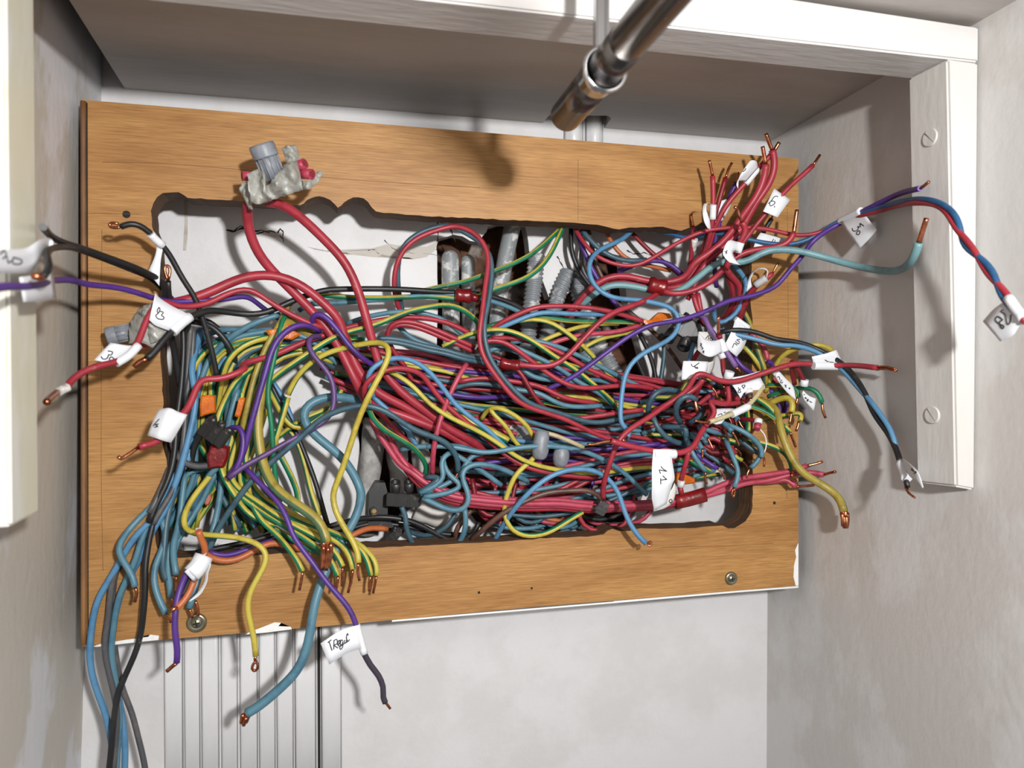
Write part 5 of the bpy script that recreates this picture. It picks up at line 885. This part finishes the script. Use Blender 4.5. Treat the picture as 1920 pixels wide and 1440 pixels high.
# ------------------------------------------------------------ tape on the bottom band, joints, terminals, caps
def single(name, bm, m, label, cat, loc, grp=None):
    o = link(name, bm, m); tag(o, label, cat, grp); rebase(o, loc); return o
def blob(bm, c, rx, ry, rz, seed=0, amp=0.15, rot=None, sub=3):
    b2 = bmesh.new(); bmesh.ops.create_icosphere(b2, subdivisions=sub, radius=1.0); rn = random.Random(seed)
    ph = [(rn.uniform(1, 4), rn.uniform(1, 4), rn.uniform(1, 4), rn.uniform(0, 6)) for _ in range(5)]
    M = rot or Matrix.Identity(3)
    mp = {}
    for v in b2.verts:
        d = v.co.copy(); k = 1+amp*sum(math.sin(a*d.x*2+b*d.y*2+c_*d.z*2+e) for a, b, c_, e in ph)/3
        mp[v.index] = bm.verts.new(c+M@Vector((d.x*rx*k, d.y*ry*k, d.z*rz*k)))
    for f in b2.faces:
        nf = bm.faces.new([mp[v.index] for v in f.verts]); nf.smooth = True
    b2.free()
def place(px, py, h): return H(px, py, h)
bt = H(1295, 934, 8)
bm = bmesh.new(); tube_bm(smooth_path(wpts('M 420,805,6 520,785,7 650,750,9')), 0.0052, 12, bm)
for v in bm.verts: v.co.y = bt.y+(v.co.y-bt.y)*0.8
single('red_tape', bm, TAPER, 'dark red tape binding the pink-red cables near the lower right of the opening', 'tape', bt)
# left red tape + orange tapes
def tapebox(pth_pts, h, th, m, label, name, seed=1, cat='tape', grp=None):
    bm = bmesh.new(); ps = wpts(pth_pts); rn = random.Random(seed)
    cpt = sum(ps, Vector())/len(ps); rings = []
    for dy, s in ((-th*0.5, 0.8), (-th*0.3, 1.0), (th*0.3, 1.0), (th*0.5, 0.8)):
        rings.append([bm.verts.new(cpt+(p-cpt)*s+Vector((rn.uniform(-.3,.3)/1000, dy/1000.0, rn.uniform(-.3,.3)/1000))) for p in ps])
    n = len(ps)
    for a in range(3):
        for k in range(n): bm.faces.new((rings[a][k], rings[a][(k+1) % n], rings[a+1][(k+1) % n], rings[a+1][k]))
    bm.faces.new(rings[0]); bm.faces.new(rings[-1][::-1]); fixn(bm)
    bmesh.ops.triangulate(bm, faces=[f for f in bm.faces if len(f.verts) > 4]); 
    return single(name, bm, m, label, cat, cpt, grp)
tapebox('b 930,850,8 1060,812,8 1205,860,8 1190,1010,8 1130,1160,8 1020,1165,8 895,1185,8 875,1010,8', 0, 7, TAPER, 'dark red tape wrapped round wires at the left, below the black terminal', 'red_tape')
tapebox('b 770,100,6 900,78,6 990,95,6 990,230,6 995,350,6 890,370,6 775,400,6 765,250,6', 0, 4, TAPEO, 'orange tape tab at the left of the tangle, above the black terminal', 'orange_tape', 2)
tapebox('b 1345,130,6 1440,125,6 1400,300,6 1360,425,6 1280,395,6 1310,260,6', 0, 4, TAPEO, 'small shiny orange tape tab right of the larger one at left', 'orange_tape', 3)
tapebox('E 390,240,0 470,220,0 560,180,0 600,240,0 660,265,0 590,310,0 500,300,0 420,275,0', 0, 6, TAPEO, 'crumpled orange tape at the upper left of the tangle behind the purple wire', 'orange_tape', 4)
tapebox('j 1150,330,-6 1250,340,-6 1320,260,-8 1400,200,-8 1560,230,-8 1600,290,-8 1450,330,-6 1300,400,-5 1200,400,-5', 0, 4, TAPEO, 'orange tape around joined wires at the right behind the purple wire', 'orange_tape', 5)
tapebox('M 430,595,-4 500,600,-2 575,630,-2 560,660,-2 470,675,-4 425,665,-5', 0, 5, TAPEO, 'orange tape end right of the flag marked 11', 'orange_tape', 6)
tapebox('c 900,300,-14 960,270,-14 940,430,-14 890,540,-12 835,530,-12 860,420,-13', 0, 3, mat('rust_tape', (150,62,28), .4), 'rust red tape strip deep in the lower left of the opening', 'red_tape', 7)
# taped joints: split-bolt clamps wrapped in grey tape
def joint(cx, cy, h, label, capdir, capoff, caplen, capr, patches, ends, bodyr):
    c = H(cx, cy, h); s = c.dot(_f)/F
    r = bpy.data.objects.new('taped_cable_joint', None); COL.objects.link(r); r.location = c; tag(r, label, 'joint', None)
    bm = bmesh.new()
    for rows in patches: patch_bm(rows, th=0.0005, sub=5, bm=bm)
    bm.transform(Matrix.Translation(-c)); rn = random.Random(4)
    for v in bm.verts: v.co += _f*(0.0007*math.sin(v.co.x*900+v.co.z*1400)+0.0005*math.sin(v.co.x*2100-v.co.z*700))
    o = link('grey_tape_wrap', bm, TAPEG, r, True)
    bm = bmesh.new(); blob(bm, _f*0.003, bodyr[0]*s, bodyr[1]*s, bodyr[2]*s, 3, 0.14, Matrix((_r, _f, _u)).transposed()); link('clamp_body', bm, TAPEG, r)
    cd = (_r*capdir[0]-_u*capdir[1]-_f*0.40).normalized(); a = _r*capoff[0]*s-_u*capoff[1]*s-_f*0.003
    bm = bmesh.new(); R_ = capr*s; L_ = caplen*s
    tube_bm([a, a+cd*L_*0.8], R_*0.86, 28, bm); tube_bm([a+cd*L_*0.62, a+cd*L_*0.66, a+cd*L_*0.95, a+cd*L_], R_, 28, bm, rf=lambda t: R_*(0.95 if t > 0.99 else 1.02))
    for q in range(12):
        an = 2*math.pi*q/12; t1 = cd.orthogonal().normalized(); t2 = cd.cross(t1); d = (t1*math.cos(an)+t2*math.sin(an))*R_*0.88
        tube_bm([a+d, a+d+cd*L_*0.62], R_*0.09, 6, bm)
    pc = link('plastic_cap', bm, GRYPL, r)
    bm = bmesh.new(); tube_bm([a+cd*L_*0.99, a+cd*L_*1.01], R_*0.72, 24, bm); link('cap_recess', bm, mat('grey_plastic_dark', (92, 96, 102), .5), pc)
    for (ex_, ey_, dx_, dy_, rr, ln) in ends:
        d = (_r*dx_-_u*dy_-_f*0.45).normalized(); p = _r*ex_*s-_u*ey_*s-_f*0.004
        bm = bmesh.new(); tube_bm([p-d*12*s, p+d*ln*s], rr*s, 18, bm); e = link('cable_end', bm, WC['K'][0], r); e['label'] = 'cut pink-red cable end'
        bm = bmesh.new()
        for q in range(7):
            an = q*2*math.pi/6; o1 = d.orthogonal().normalized(); o2 = d.cross(o1); off = (o1*math.cos(an)+o2*math.sin(an))*rr*s*0.5*(0 if q == 6 else 1)
            tube_bm([p+off, p+off+d*(ln+0.6)*s], rr*s*0.21, 7, bm)
        link('copper_strands', bm, mat('dull_copper', (120, 52, 54), .5, .5), e)
    return r
joint(523, 340, 32, 'grey taped cable joint with round plastic cap sticking up above the opening at upper left', (-0.30, -0.95), (-4, -2), 64, 23,
  [['D 258,345,42 330,308,38 385,345,46 400,425,40 445,390,48 500,318,44 560,262,48 625,240,42', 'D 262,450,46 330,430,42 380,460,48 430,480,44 480,430,52 540,390,46 600,360,52 650,330,44', 'D 285,562,40 340,572,44 400,555,38 450,540,44 500,520,38 560,500,44 620,480,40 672,462,42'],
   ['D 510,150,36 560,130,40 622,130,36', 'D 530,200,38 590,190,42 640,190,36', 'D 545,260,38 600,255,42 655,235,38'],
   ['D 645,380,40 700,400,44 770,330,38 818,325,40', 'D 660,430,40 710,430,46 770,390,38 822,340,40', 'D 672,462,40 720,458,44 765,428,38 818,352,39'],
   ['D 275,400,36 230,405,34 197,440,32', 'D 285,480,38 235,500,35 200,480,32', 'D 290,610,34 262,605,33 240,520,32']],
  [(42,-25,0.9,-0.2,9.5,14), (52,-10,0.9,0.15,9.5,18), (-54,-6,-0.75,0.1,9,10)], (28, 14, 20))
joint(266, 622, 14, 'grey taped cable joint with cap tucked behind the flag marked 23 at left', (-0.93, 0.28), (-12, 0), 44, 17,
  [['A 1050,865,22 1130,835,26 1200,810,22', 'A 985,970,26 1080,975,32 1240,1000,27', 'A 960,1140,24 1060,1130,30 1180,1190,26'],
   ['A 1040,900,30 1080,880,32 1130,860,30', 'A 1090,1010,31 1130,1000,34 1180,960,31', 'A 1130,1140,30 1190,1110,32 1260,1050,29']],
  [(8,20,0.25,0.85,9,10)], (22, 12, 24))
# black screw terminals
def terminal(cx, cy, h, ang, label, wpx, hpx, tubes, depth=9, name='terminal_block'):
    c = H(cx, cy, h); z = c.dot(_f); s = z/F; r = bpy.data.objects.new(name, None); COL.objects.link(r); r.location = c; tag(r, label, 'terminal')
    ux = _r*math.cos(ang)-_u*math.sin(ang); uy = _r*math.sin(ang)+_u*math.cos(ang)
    M = Matrix((ux, _f, uy)).transposed().to_4x4()
    bm = box_bm((-wpx/2*s, -depth*s, -hpx/2*s), (wpx/2*s, depth*s, hpx/2*s), 1.6*s); 
    for q in (-0.17, 0.17):
        b2 = box_bm((q*wpx*s-1.5*s, -depth*s-2*s, -hpx/2*s), (q*wpx*s+1.5*s, -depth*s, hpx/2*s)); me = bpy.data.meshes.new('t'); b2.to_mesh(me); b2.free(); bm.from_mesh(me); bpy.data.meshes.remove(me)
    bm.transform(M); link('housing', bm, BLKPL, r)
    for (tx, ty, dx, dy, rr, ln) in tubes:
        d = (ux*dx+uy*dy-_f*0.45).normalized(); p = ux*tx*s+uy*ty*s
        bm = bmesh.new(); o1 = d.orthogonal().normalized(); o2 = d.cross(o1); rings = []
        for (t, k) in ((0, 0.9), (ln, 1.0), (ln, 0.68), (ln*0.6, 0.6)):
            rings.append([bm.verts.new(p+d*t*s+(o1*math.cos(a*math.pi/9)+o2*math.sin(a*math.pi/9))*rr*k*s) for a in range(18)])
        for a in range(3):
            for k in range(18): bm.faces.new((rings[a][k], rings[a][(k+1) % 18], rings[a+1][(k+1) % 18], rings[a+1][k])).smooth = True
        bm.faces.new(rings[-1]); fixn(bm); tt = link('screw_socket', bm, BLKPL, r)
        bm = bmesh.new(); tube_bm([p+d*ln*0.5*s, p+d*ln*0.66*s], rr*0.55*s, 12, bm); link('screw', bm, METAL, tt)
    return r
terminal(403, 812, 14, 0.6, 'black two-way terminal block at the left above the red tape', 52, 34, [(-14,16,-0.5,0.6,8,10),(4,17,-0.3,0.7,8,10),(18,12,0.3,0.8,8,8)])
terminal(757, 937, -12, 0.05, 'large black junction block with two round screw sockets at the bottom of the opening', 62, 24, [(-16,16,0.02,0.8,9.5,20),(9,18,0.02,0.8,9.5,20)], 10, 'junction_block')
terminal(1290, 618, -8, 0.5, 'dusty black terminal block with round sockets at the right of the opening', 66, 36, [(-22,-10,-0.15,-0.9,12,30),(6,-12,0.0,-0.9,12,28),(-14,14,0.2,0.7,10,10),(14,14,0.2,0.7,10,10)], 12)
terminal(740, 1004, -20, -0.7, 'small black terminal on the orange wire at the lower board edge', 34, 16, [(14,0,0.9,-0.1,6,8),(4,6,0.8,0.4,5,8)], 7)
terminal(1128, 952, 8, -1.1, 'small black clip joining a red and a brown wire over the bottom band', 26, 20, [(-6,8,-0.2,0.8,6,6),(8,6,0.3,0.8,6,6)], 7)
# bracket next to the junction block
bm = bmesh.new(); pts = [(692,945),(700,920),(718,912),(724,928),(726,950),(724,975),(712,990),(700,965),(690,960)]
ps = [H(x, y, -24) for x, y in [(690,990),(693,925),(705,905),(722,905),(727,925),(727,970),(740,990)]]
vs = [bm.verts.new(p) for p in ps]; f = bm.faces.new(vs); r = bmesh.ops.extrude_face_region(bm, geom=[f])
for v in [g for g in r['geom'] if isinstance(g, bmesh.types.BMVert)]: v.co.y += 0.012
fixn(bm); br_ = single('cable_bracket', bm, BLKPL, 'dark grey plastic bracket left of the junction block with a brass screw', 'bracket', ps[0])
bm = bmesh.new(); q = H(701, 957, -23)-ps[0]; tube_bm([q, q+Vector((0,-0.003,0))], 0.0028, 6, bm); sc = link('nut_housing', bm, BLKPL, br_)
bm = bmesh.new(); tube_bm([q+Vector((0,-0.003,0)), q+Vector((0,-0.0034,0))], 0.0015, 12, bm); link('brass_screw', bm, mat('brass', (180,150,90), .3, .9), sc)
# grey wire caps in the centre
for (x, y, rr, lab) in ((1013, 842, 16, 'larger grey wire cap hanging in the centre of the tangle'), (1052, 856, 15.5, 'smaller grey wire cap right of the larger one in the centre')):
    c = H(x, y, 7); s = c.dot(_f)/F; bm = bmesh.new(); rings = []
    tall = 34 if x < 1030 else 18
    prof = [(0.01, -20), (0.55, -19), (0.85, -14), (1.0, -4), (1.0, 4), (0.9, tall*0.6), (0.78, tall), (0.6, tall), (0.55, tall-6)]
    for k, zz in prof: rings.append([bm.verts.new((k*rr*s*math.cos(a*math.pi/10), k*rr*s*math.sin(a*math.pi/10), zz*s)) for a in range(20)])
    for a in range(len(rings)-1):
        for k in range(20): bm.faces.new((rings[a][k], rings[a][(k+1) % 20], rings[a+1][(k+1) % 20], rings[a+1][k])).smooth = True
    bm.faces.new(rings[0]); bm.faces.new(rings[-1]); fixn(bm)
    bm.transform(Matrix.Rotation(0.12, 4, 'Y')); o = link('wire_cap', bm, GRYPL); tag(o, lab, 'cap'); o.location = c
# ------------------------------------------------------------ conduits in the broken-out wall
def conduit(path, r, label, m=PIPEG, dome=True):
    pts = smooth_path(wpts(path), 0.004); bm = tube_bm(pts, r/1000., 18); 
    if dome: 
        d = (pts[0]-pts[1]).normalized(); bm.free(); bm = bmesh.new(); ext = [pts[0]+d*(r/1000.)*k for k in (0.95, 0.8, 0.5, 0.0)]; allp = ext+pts[1:]
        rad = [0.25, 0.6, 0.87, 1.0]+[1.0]*(len(pts)-1); n = len(allp)
        tube_bm(allp, r/1000., 18, bm, rf=lambda t: r/1000.*rad[min(int(round(t*(n-1))), n-1)])
    o = link('conduit', bm, m, None); tag(o, label, 'conduit'); rebase(o, pts[-1]); return o
conduit('Z 844,485,-46 845,560,-46 848,700,-52', 6.2, 'rounded grey conduit end in the plaster, left one below the red and blue arch')
conduit('Z 877,490,-48 878,560,-48 880,720,-54', 5.0, 'narrow grey conduit right beside it below the red and blue arch')
conduit('Z 968,395,-50 955,450,-50 940,530,-48 930,620,-50 922,720,-54', 6.0, 'grey conduit smeared with white paint rising to the top board edge', dome=False)
def corrug(path, r, label, pitch=3.2):
    pts = smooth_path(wpts(path), 0.00065); n = len(pts); L_ = sum((pts[i]-pts[i-1]).length for i in range(1, n)); k = L_/(pitch/1000.)
    bm = tube_bm(pts, r/1000., 18, None, rf=lambda t: r/1000.*(1+0.10*math.sin(t*k*2*math.pi)))
    o = link('corrugated_conduit', bm, CORR); tag(o, label, 'conduit'); rebase(o, pts[-1])
corrug('Z 1006,478,-42 1000,540,-40 993,600,-40 985,700,-46', 5.9, 'grey corrugated conduit standing upright in the broken wall, tallest of them')
corrug('Z 1066,510,-48 1050,545,-46 1036,590,-44 1020,650,-46', 5.6, 'grey corrugated conduit with a white-painted top right of the tallest')
corrug('Z 1098,520,-50 1085,540,-48 1110,620,-48 1130,660,-46 1160,720,-44 1172,760,-46', 6.2, 'grey corrugated conduit slanting down right behind the purple wire')
corrug('Z 1085,610,-52 1100,660,-50 1130,740,-50', 6.0, 'second slanting corrugated conduit, left of the one behind the purple wire')
corrug('Z 950,795,-30 980,815,-26 985,850,-28', 6.6, 'short whitened corrugated conduit end above the grey caps')
corrug('Z 935,905,-40 975,915,-36 1010,925,-40', 6.0, 'grey corrugated conduit lying across behind the bottom band')
corrug('Z 965,960,-40 1000,975,-38 1010,1010,-40', 6.4, 'corrugated conduit below the bottom band near the lower board edge')
def lumpy(pts, r, label, name='conduit', m=MORT):
    p = smooth_path(wpts(pts), 0.004); n = len(p); rn = random.Random(len(label))
    ph = rn.uniform(0, 6); bm = tube_bm(p, r/1000., 16, None, rf=lambda t: r/1000.*(1+0.10*math.sin(t*7+ph)+0.05*math.sin(t*17)))
    o = link(name, bm, m); tag(o, label, 'conduit'); rebase(o, p[-1])
lumpy('Z 705,785,-46 698,850,-44 690,920,-44 688,1000,-46', 7.5, 'mortar-covered conduit left of the junction block')
lumpy('Z 735,790,-48 745,860,-46 750,940,-46', 7.0, 'mortar-covered conduit directly above the junction block')
lumpy('Z 775,800,-50 790,860,-48 800,930,-48', 6.5, 'mortar-covered conduit right above the junction block')
lumpy('Z 1100,900,-46 1110,950,-42 1100,1010,-42', 7.5, 'dark dusty pipe under the small black clip', m=mat('dark_dusty_pipe', (84,84,84), .6, rgb2=(120,118,116), nscale=60))
lumpy('Z 1060,970,-46 1070,1010,-44', 8.0, 'pale conduit stub at the lower board edge left of the dark pipe')
lumpy('Z 780,955,-49 830,970,-47 860,950,-49', 7.5, 'white-painted rounded mound below the teal loop', 'plaster_mound', PLAST)
lumpy('Z 850,660,-52 862,720,-50 870,780,-52', 9.0, 'mortar lump behind the centre-left wires', 'mortar_lump')
lumpy('Z 905,640,-52 915,720,-50 905,790,-52', 9.0, 'mortar lump below the grey conduits', 'mortar_lump')
# wires joining under tape at left: plaster debris heap
# ------------------------------------------------------------ deep layers of the tangle
RND = random.Random(99)
def pick(tb):
    x = RND.random()*sum(w for _, w in tb)
    for c, w in tb:
        x -= w
        if x <= 0: return c
    return tb[-1][0]
NAMES = {'R': 'red', 'D': 'dark red', 'B': 'blue', 'T': 'slate blue', 'b': 'bright blue', 'G': 'green and yellow', 'g': 'green', 'Y': 'yellow', 'P': 'purple', 'X': 'black', 'K': 'pink-red', 'O': 'orange', 'N': 'brown', 'S': 'grey'}
LM = [(1013,850,'the grey caps'),(757,937,'the junction block'),(960,690,'the centre red tape'),(880,560,'the upper red tape'),(1225,545,'the bound thick reds'),(1290,625,'the right terminal'),(540,630,'the crumpled orange tape'),
      (403,812,'the left terminal'),(410,870,'the left red tape'),(1240,890,'the flag marked 11'),(690,760,'the thick red crossing'),(1165,680,'the slanting corrugated pipe'),(1000,540,'the tall corrugated pipe'),(1360,760,'the BP flag'),
      (1128,952,'the small black clip'),(640,790,'the thick blue loop'),(800,600,'the hooked twin reds'),(1090,820,'the front red crossing'),(1050,920,'the pink-red band'),(1290,760,'the fat slate ring'),(390,760,'the orange tab'),(600,1020,'the earth wire fan'),(1140,600,'the purple diagonal'),
      (860,720,'the twin slate wires'),(940,800,'the yellow hook'),(480,700,'the olive yellow wire'),(460,900,'the purple knot')]
def near(p, ex=()):
    c = sorted(LM, key=lambda l: (l[0]-p[0])**2+(l[1]-p[1])**2); c = [l for l in c if l[2] not in ex][0]
    w = 'above' if p[1] < c[1]-8 else ('below' if p[1] > c[1]+8 else 'beside'); return w, c[2]
USED = {}
STUFF = []; NFILL = [0]
def indiv():
    NFILL[0] += 1; return NFILL[0] % 3 == 0
def autolabel(col, kind, pts, short):
    n = len(pts); a = near(pts[0]); b = near(pts[n//2], (a[1],)); c = near(pts[-1], (a[1], b[1]))
    for form in ((a, c), (b, c), (a, b), (c, b), (b, a), (c, a)):
        lab = '%s %s wire %s %s, reaching %s' % (kind, col, form[0][0], form[0][1], form[1][1])
        if lab not in USED: break
    USED[lab] = 1; return lab
def fillw(c, pts, grp, lab, r=1.65, tip=None, kind='buried'):
    if indiv():
        s = 'Z '+' '.join('%.1f,%.1f,%.1f' % p for p in pts)
        return W(c, r, autolabel(NAMES[c], kind, pts, lab)+('' if not tip else ', bare tip'), s, tip=tip, tr=0.75, grp=grp, step=0.005)
    STUFF.append((c, pts, r, tip))
tbl = [('R', 5), ('D', 3), ('K', 2), ('B', 5), ('T', 3), ('b', 1), ('G', 2), ('g', 1.4), ('Y', 1.6), ('P', 1.3), ('X', 1.3)]
for k in range(64):                                   # centre: left knot -> right cluster
    c = pick(tbl); f_ = RND.random(); deep = RND.uniform(-36, -20)
    x0 = RND.uniform(600, 760); y0 = 640+f_*80+(x0-600)*0.25+RND.uniform(-12, 12)
    x1 = RND.uniform(1225, 1345); y1 = 742+f_*130+RND.uniform(-18, 18)
    ym = 690+f_*150
    pts = [(x0, y0, deep), (x0+(x1-x0)*.25, y0+(ym-y0)*.6+RND.uniform(-16, 16), deep+RND.uniform(-3, 5)), (x0+(x1-x0)*.5, ym+RND.uniform(-24, 24), deep+RND.uniform(-3, 5)), (x0+(x1-x0)*.75, (ym+y1)/2+RND.uniform(-22, 22), deep+RND.uniform(-3, 5)), (x1, y1, deep+4)]
    fillw(c, pts, 'deep %s wires across the centre' % NAMES[c], 'thin %s wire buried in the middle of the tangle between the left and right clusters' % NAMES[c])
for k in range(26):                                   # bottom band behind the flag 11
    c = pick([('R', 5), ('K', 3), ('B', 3), ('T', 2), ('G', 1.5), ('P', 1.5), ('O', .8), ('N', .5), ('X', 1)]); deep = RND.uniform(-34, -10); f_ = RND.random()
    x0 = RND.uniform(860, 960); y0 = 850+f_*110; x1 = RND.uniform(1230, 1370); y1 = 820+f_*70
    pts = [(x0, y0, deep-4), (x0+(x1-x0)*.3, y0+RND.uniform(-18, 22), deep), (x0+(x1-x0)*.65, (y0+y1)/2+RND.uniform(-14, 22), deep+4), (x1, y1, deep+10)]
    fillw(c, pts, 'deep %s wires of the lower centre' % NAMES[c], 'thin %s wire lying behind the pink-red band in the lower centre of the opening' % NAMES[c])
for k in range(20):                                   # U loops at the bottom of the opening
    c = pick([('R', 3), ('K', 2), ('B', 3), ('T', 3), ('O', 1), ('X', 1.5), ('D', 2), ('P', 1)]); deep = RND.uniform(-36, -14)
    x0 = RND.uniform(870, 1080); w_ = RND.uniform(50, 190); y0 = RND.uniform(880, 940); yb = RND.uniform(960, 1000)
    pts = [(x0, y0, deep), (x0+w_*.18, yb-12, deep+2), (x0+w_*.5, yb, deep+4), (x0+w_*.8, yb-14, deep+2), (x0+w_, y0+RND.uniform(-20, 20), deep)]
    fillw(c, pts, 'deep %s loops at the bottom' % NAMES[c], 'thin %s wire looping down between the pink-red band and the lower board edge' % NAMES[c])
for k in range(40):                                   # left cluster: from the knot left and down
    c = pick([('G', 5), ('Y', 4), ('g', 3), ('B', 4), ('T', 3), ('X', 2), ('b', 1)]); f_ = RND.random(); deep = RND.uniform(-30, -8)
    xa_ = 345+f_*135+RND.uniform(-8, 8)
    x0 = RND.uniform(600, 700); y0 = RND.uniform(630, 690)
    pts = [(x0, y0, deep-4), (560-f_*10, 625+f_*35+RND.uniform(-12, 12), deep), (xa_+42, 650+f_*25+RND.uniform(-10, 10), deep+2), (xa_+4, 730+RND.uniform(-12, 12), deep+3), (xa_-4, 820, deep), (xa_+RND.uniform(-20, 30), 900+RND.uniform(-10, 20), deep-2), (xa_+(-60 if f_ < .4 else 50)*RND.uniform(.5, 1.1), 985+RND.uniform(-15, 15), deep-2)]
    fillw(c, pts, 'deep %s wires of the left cluster' % NAMES[c], 'thin %s wire curving down through the crowded left cluster of the opening' % NAMES[c], 1.75)
for k in range(46):                                   # right cluster, fanning out to short copper ends
    c = pick([('R', 3), ('D', 4), ('K', 1.5), ('B', 4), ('T', 5), ('G', 3), ('g', 2), ('P', 2), ('X', .6)]); deep = RND.uniform(-22, 4); f_ = RND.random()
    x0 = RND.uniform(1200, 1270); y0 = 740+f_*110; x1 = RND.uniform(1320, 1400); y1 = 700+f_*170+RND.uniform(-15, 15)
    pts = [(x0, y0, deep-12), (x0+(x1-x0)*.4, y0+RND.uniform(-22, 18), deep-4), (x0+(x1-x0)*.75, y1+RND.uniform(-20, 12), deep+6), (x1, y1+RND.uniform(4, 22), deep+12)]
    s = 'Z '+' '.join('%.1f,%.1f,%.1f' % p for p in pts)
    tp = None
    if RND.random() < 0.6:
        a, b = pts[-2], pts[-1]; L_ = math.hypot(b[0]-a[0], b[1]-a[1]) or 1; dx, dy = (b[0]-a[0])/L_, (b[1]-a[1])/L_
        tp = 'Z %.1f,%.1f,%.1f %.1f,%.1f,%.1f %.1f,%.1f,%.1f' % (b[0], b[1], b[2], b[0]+dx*8+2, b[1]+dy*8+5, b[2]+1, b[0]+dx*14+1, b[1]+dy*14+14, b[2]+1)
    fillw(c, pts, '%s wires of the right cluster' % NAMES[c], '', 1.8, tp, 'short')
# the rest of the buried wires, past the three hundred that show largest
bm = bmesh.new(); mats_ = []; mi_ = {}
for c, pts, r, tp in STUFF:
    m = WC[c]
    for x in list(m[:2] if len(m) > 1 else m)+[COPPER]:
        if x.name not in mi_: mi_[x.name] = len(mats_); mats_.append(x)
    n0 = len(bm.faces)
    st = ({5: 0.2, 3: 0.7, 7: -0.4}[m[2]], WR.uniform(-2.5, 2.5), m[2]) if len(m) > 1 else None
    b2 = bmesh.new(); tube_bm(smooth_path([HW(*p) for p in pts], 0.005), r/1000., 9, b2, st)
    for f in b2.faces: f.material_index = mi_[m[f.material_index if len(m) > 1 else 0].name]
    if tp:
        k0 = len(b2.faces); tube_bm(smooth_path(wpts(tp), 0.002), 0.00075, 7, b2); b2.faces.ensure_lookup_table()
        for f in list(b2.faces)[k0:]: f.material_index = mi_[COPPER.name]
    me = bpy.data.meshes.new('t'); b2.to_mesh(me); b2.free(); bm.from_mesh(me); bpy.data.meshes.remove(me)
o = link('wire_tangle', bm, mats_); tag(o, 'mass of buried multicoloured wires filling the depth of the tangle', 'wires', None, 'stuff')
o['kind'] = 'stuff'
print('DBG fill', len(STUFF), NFILL)
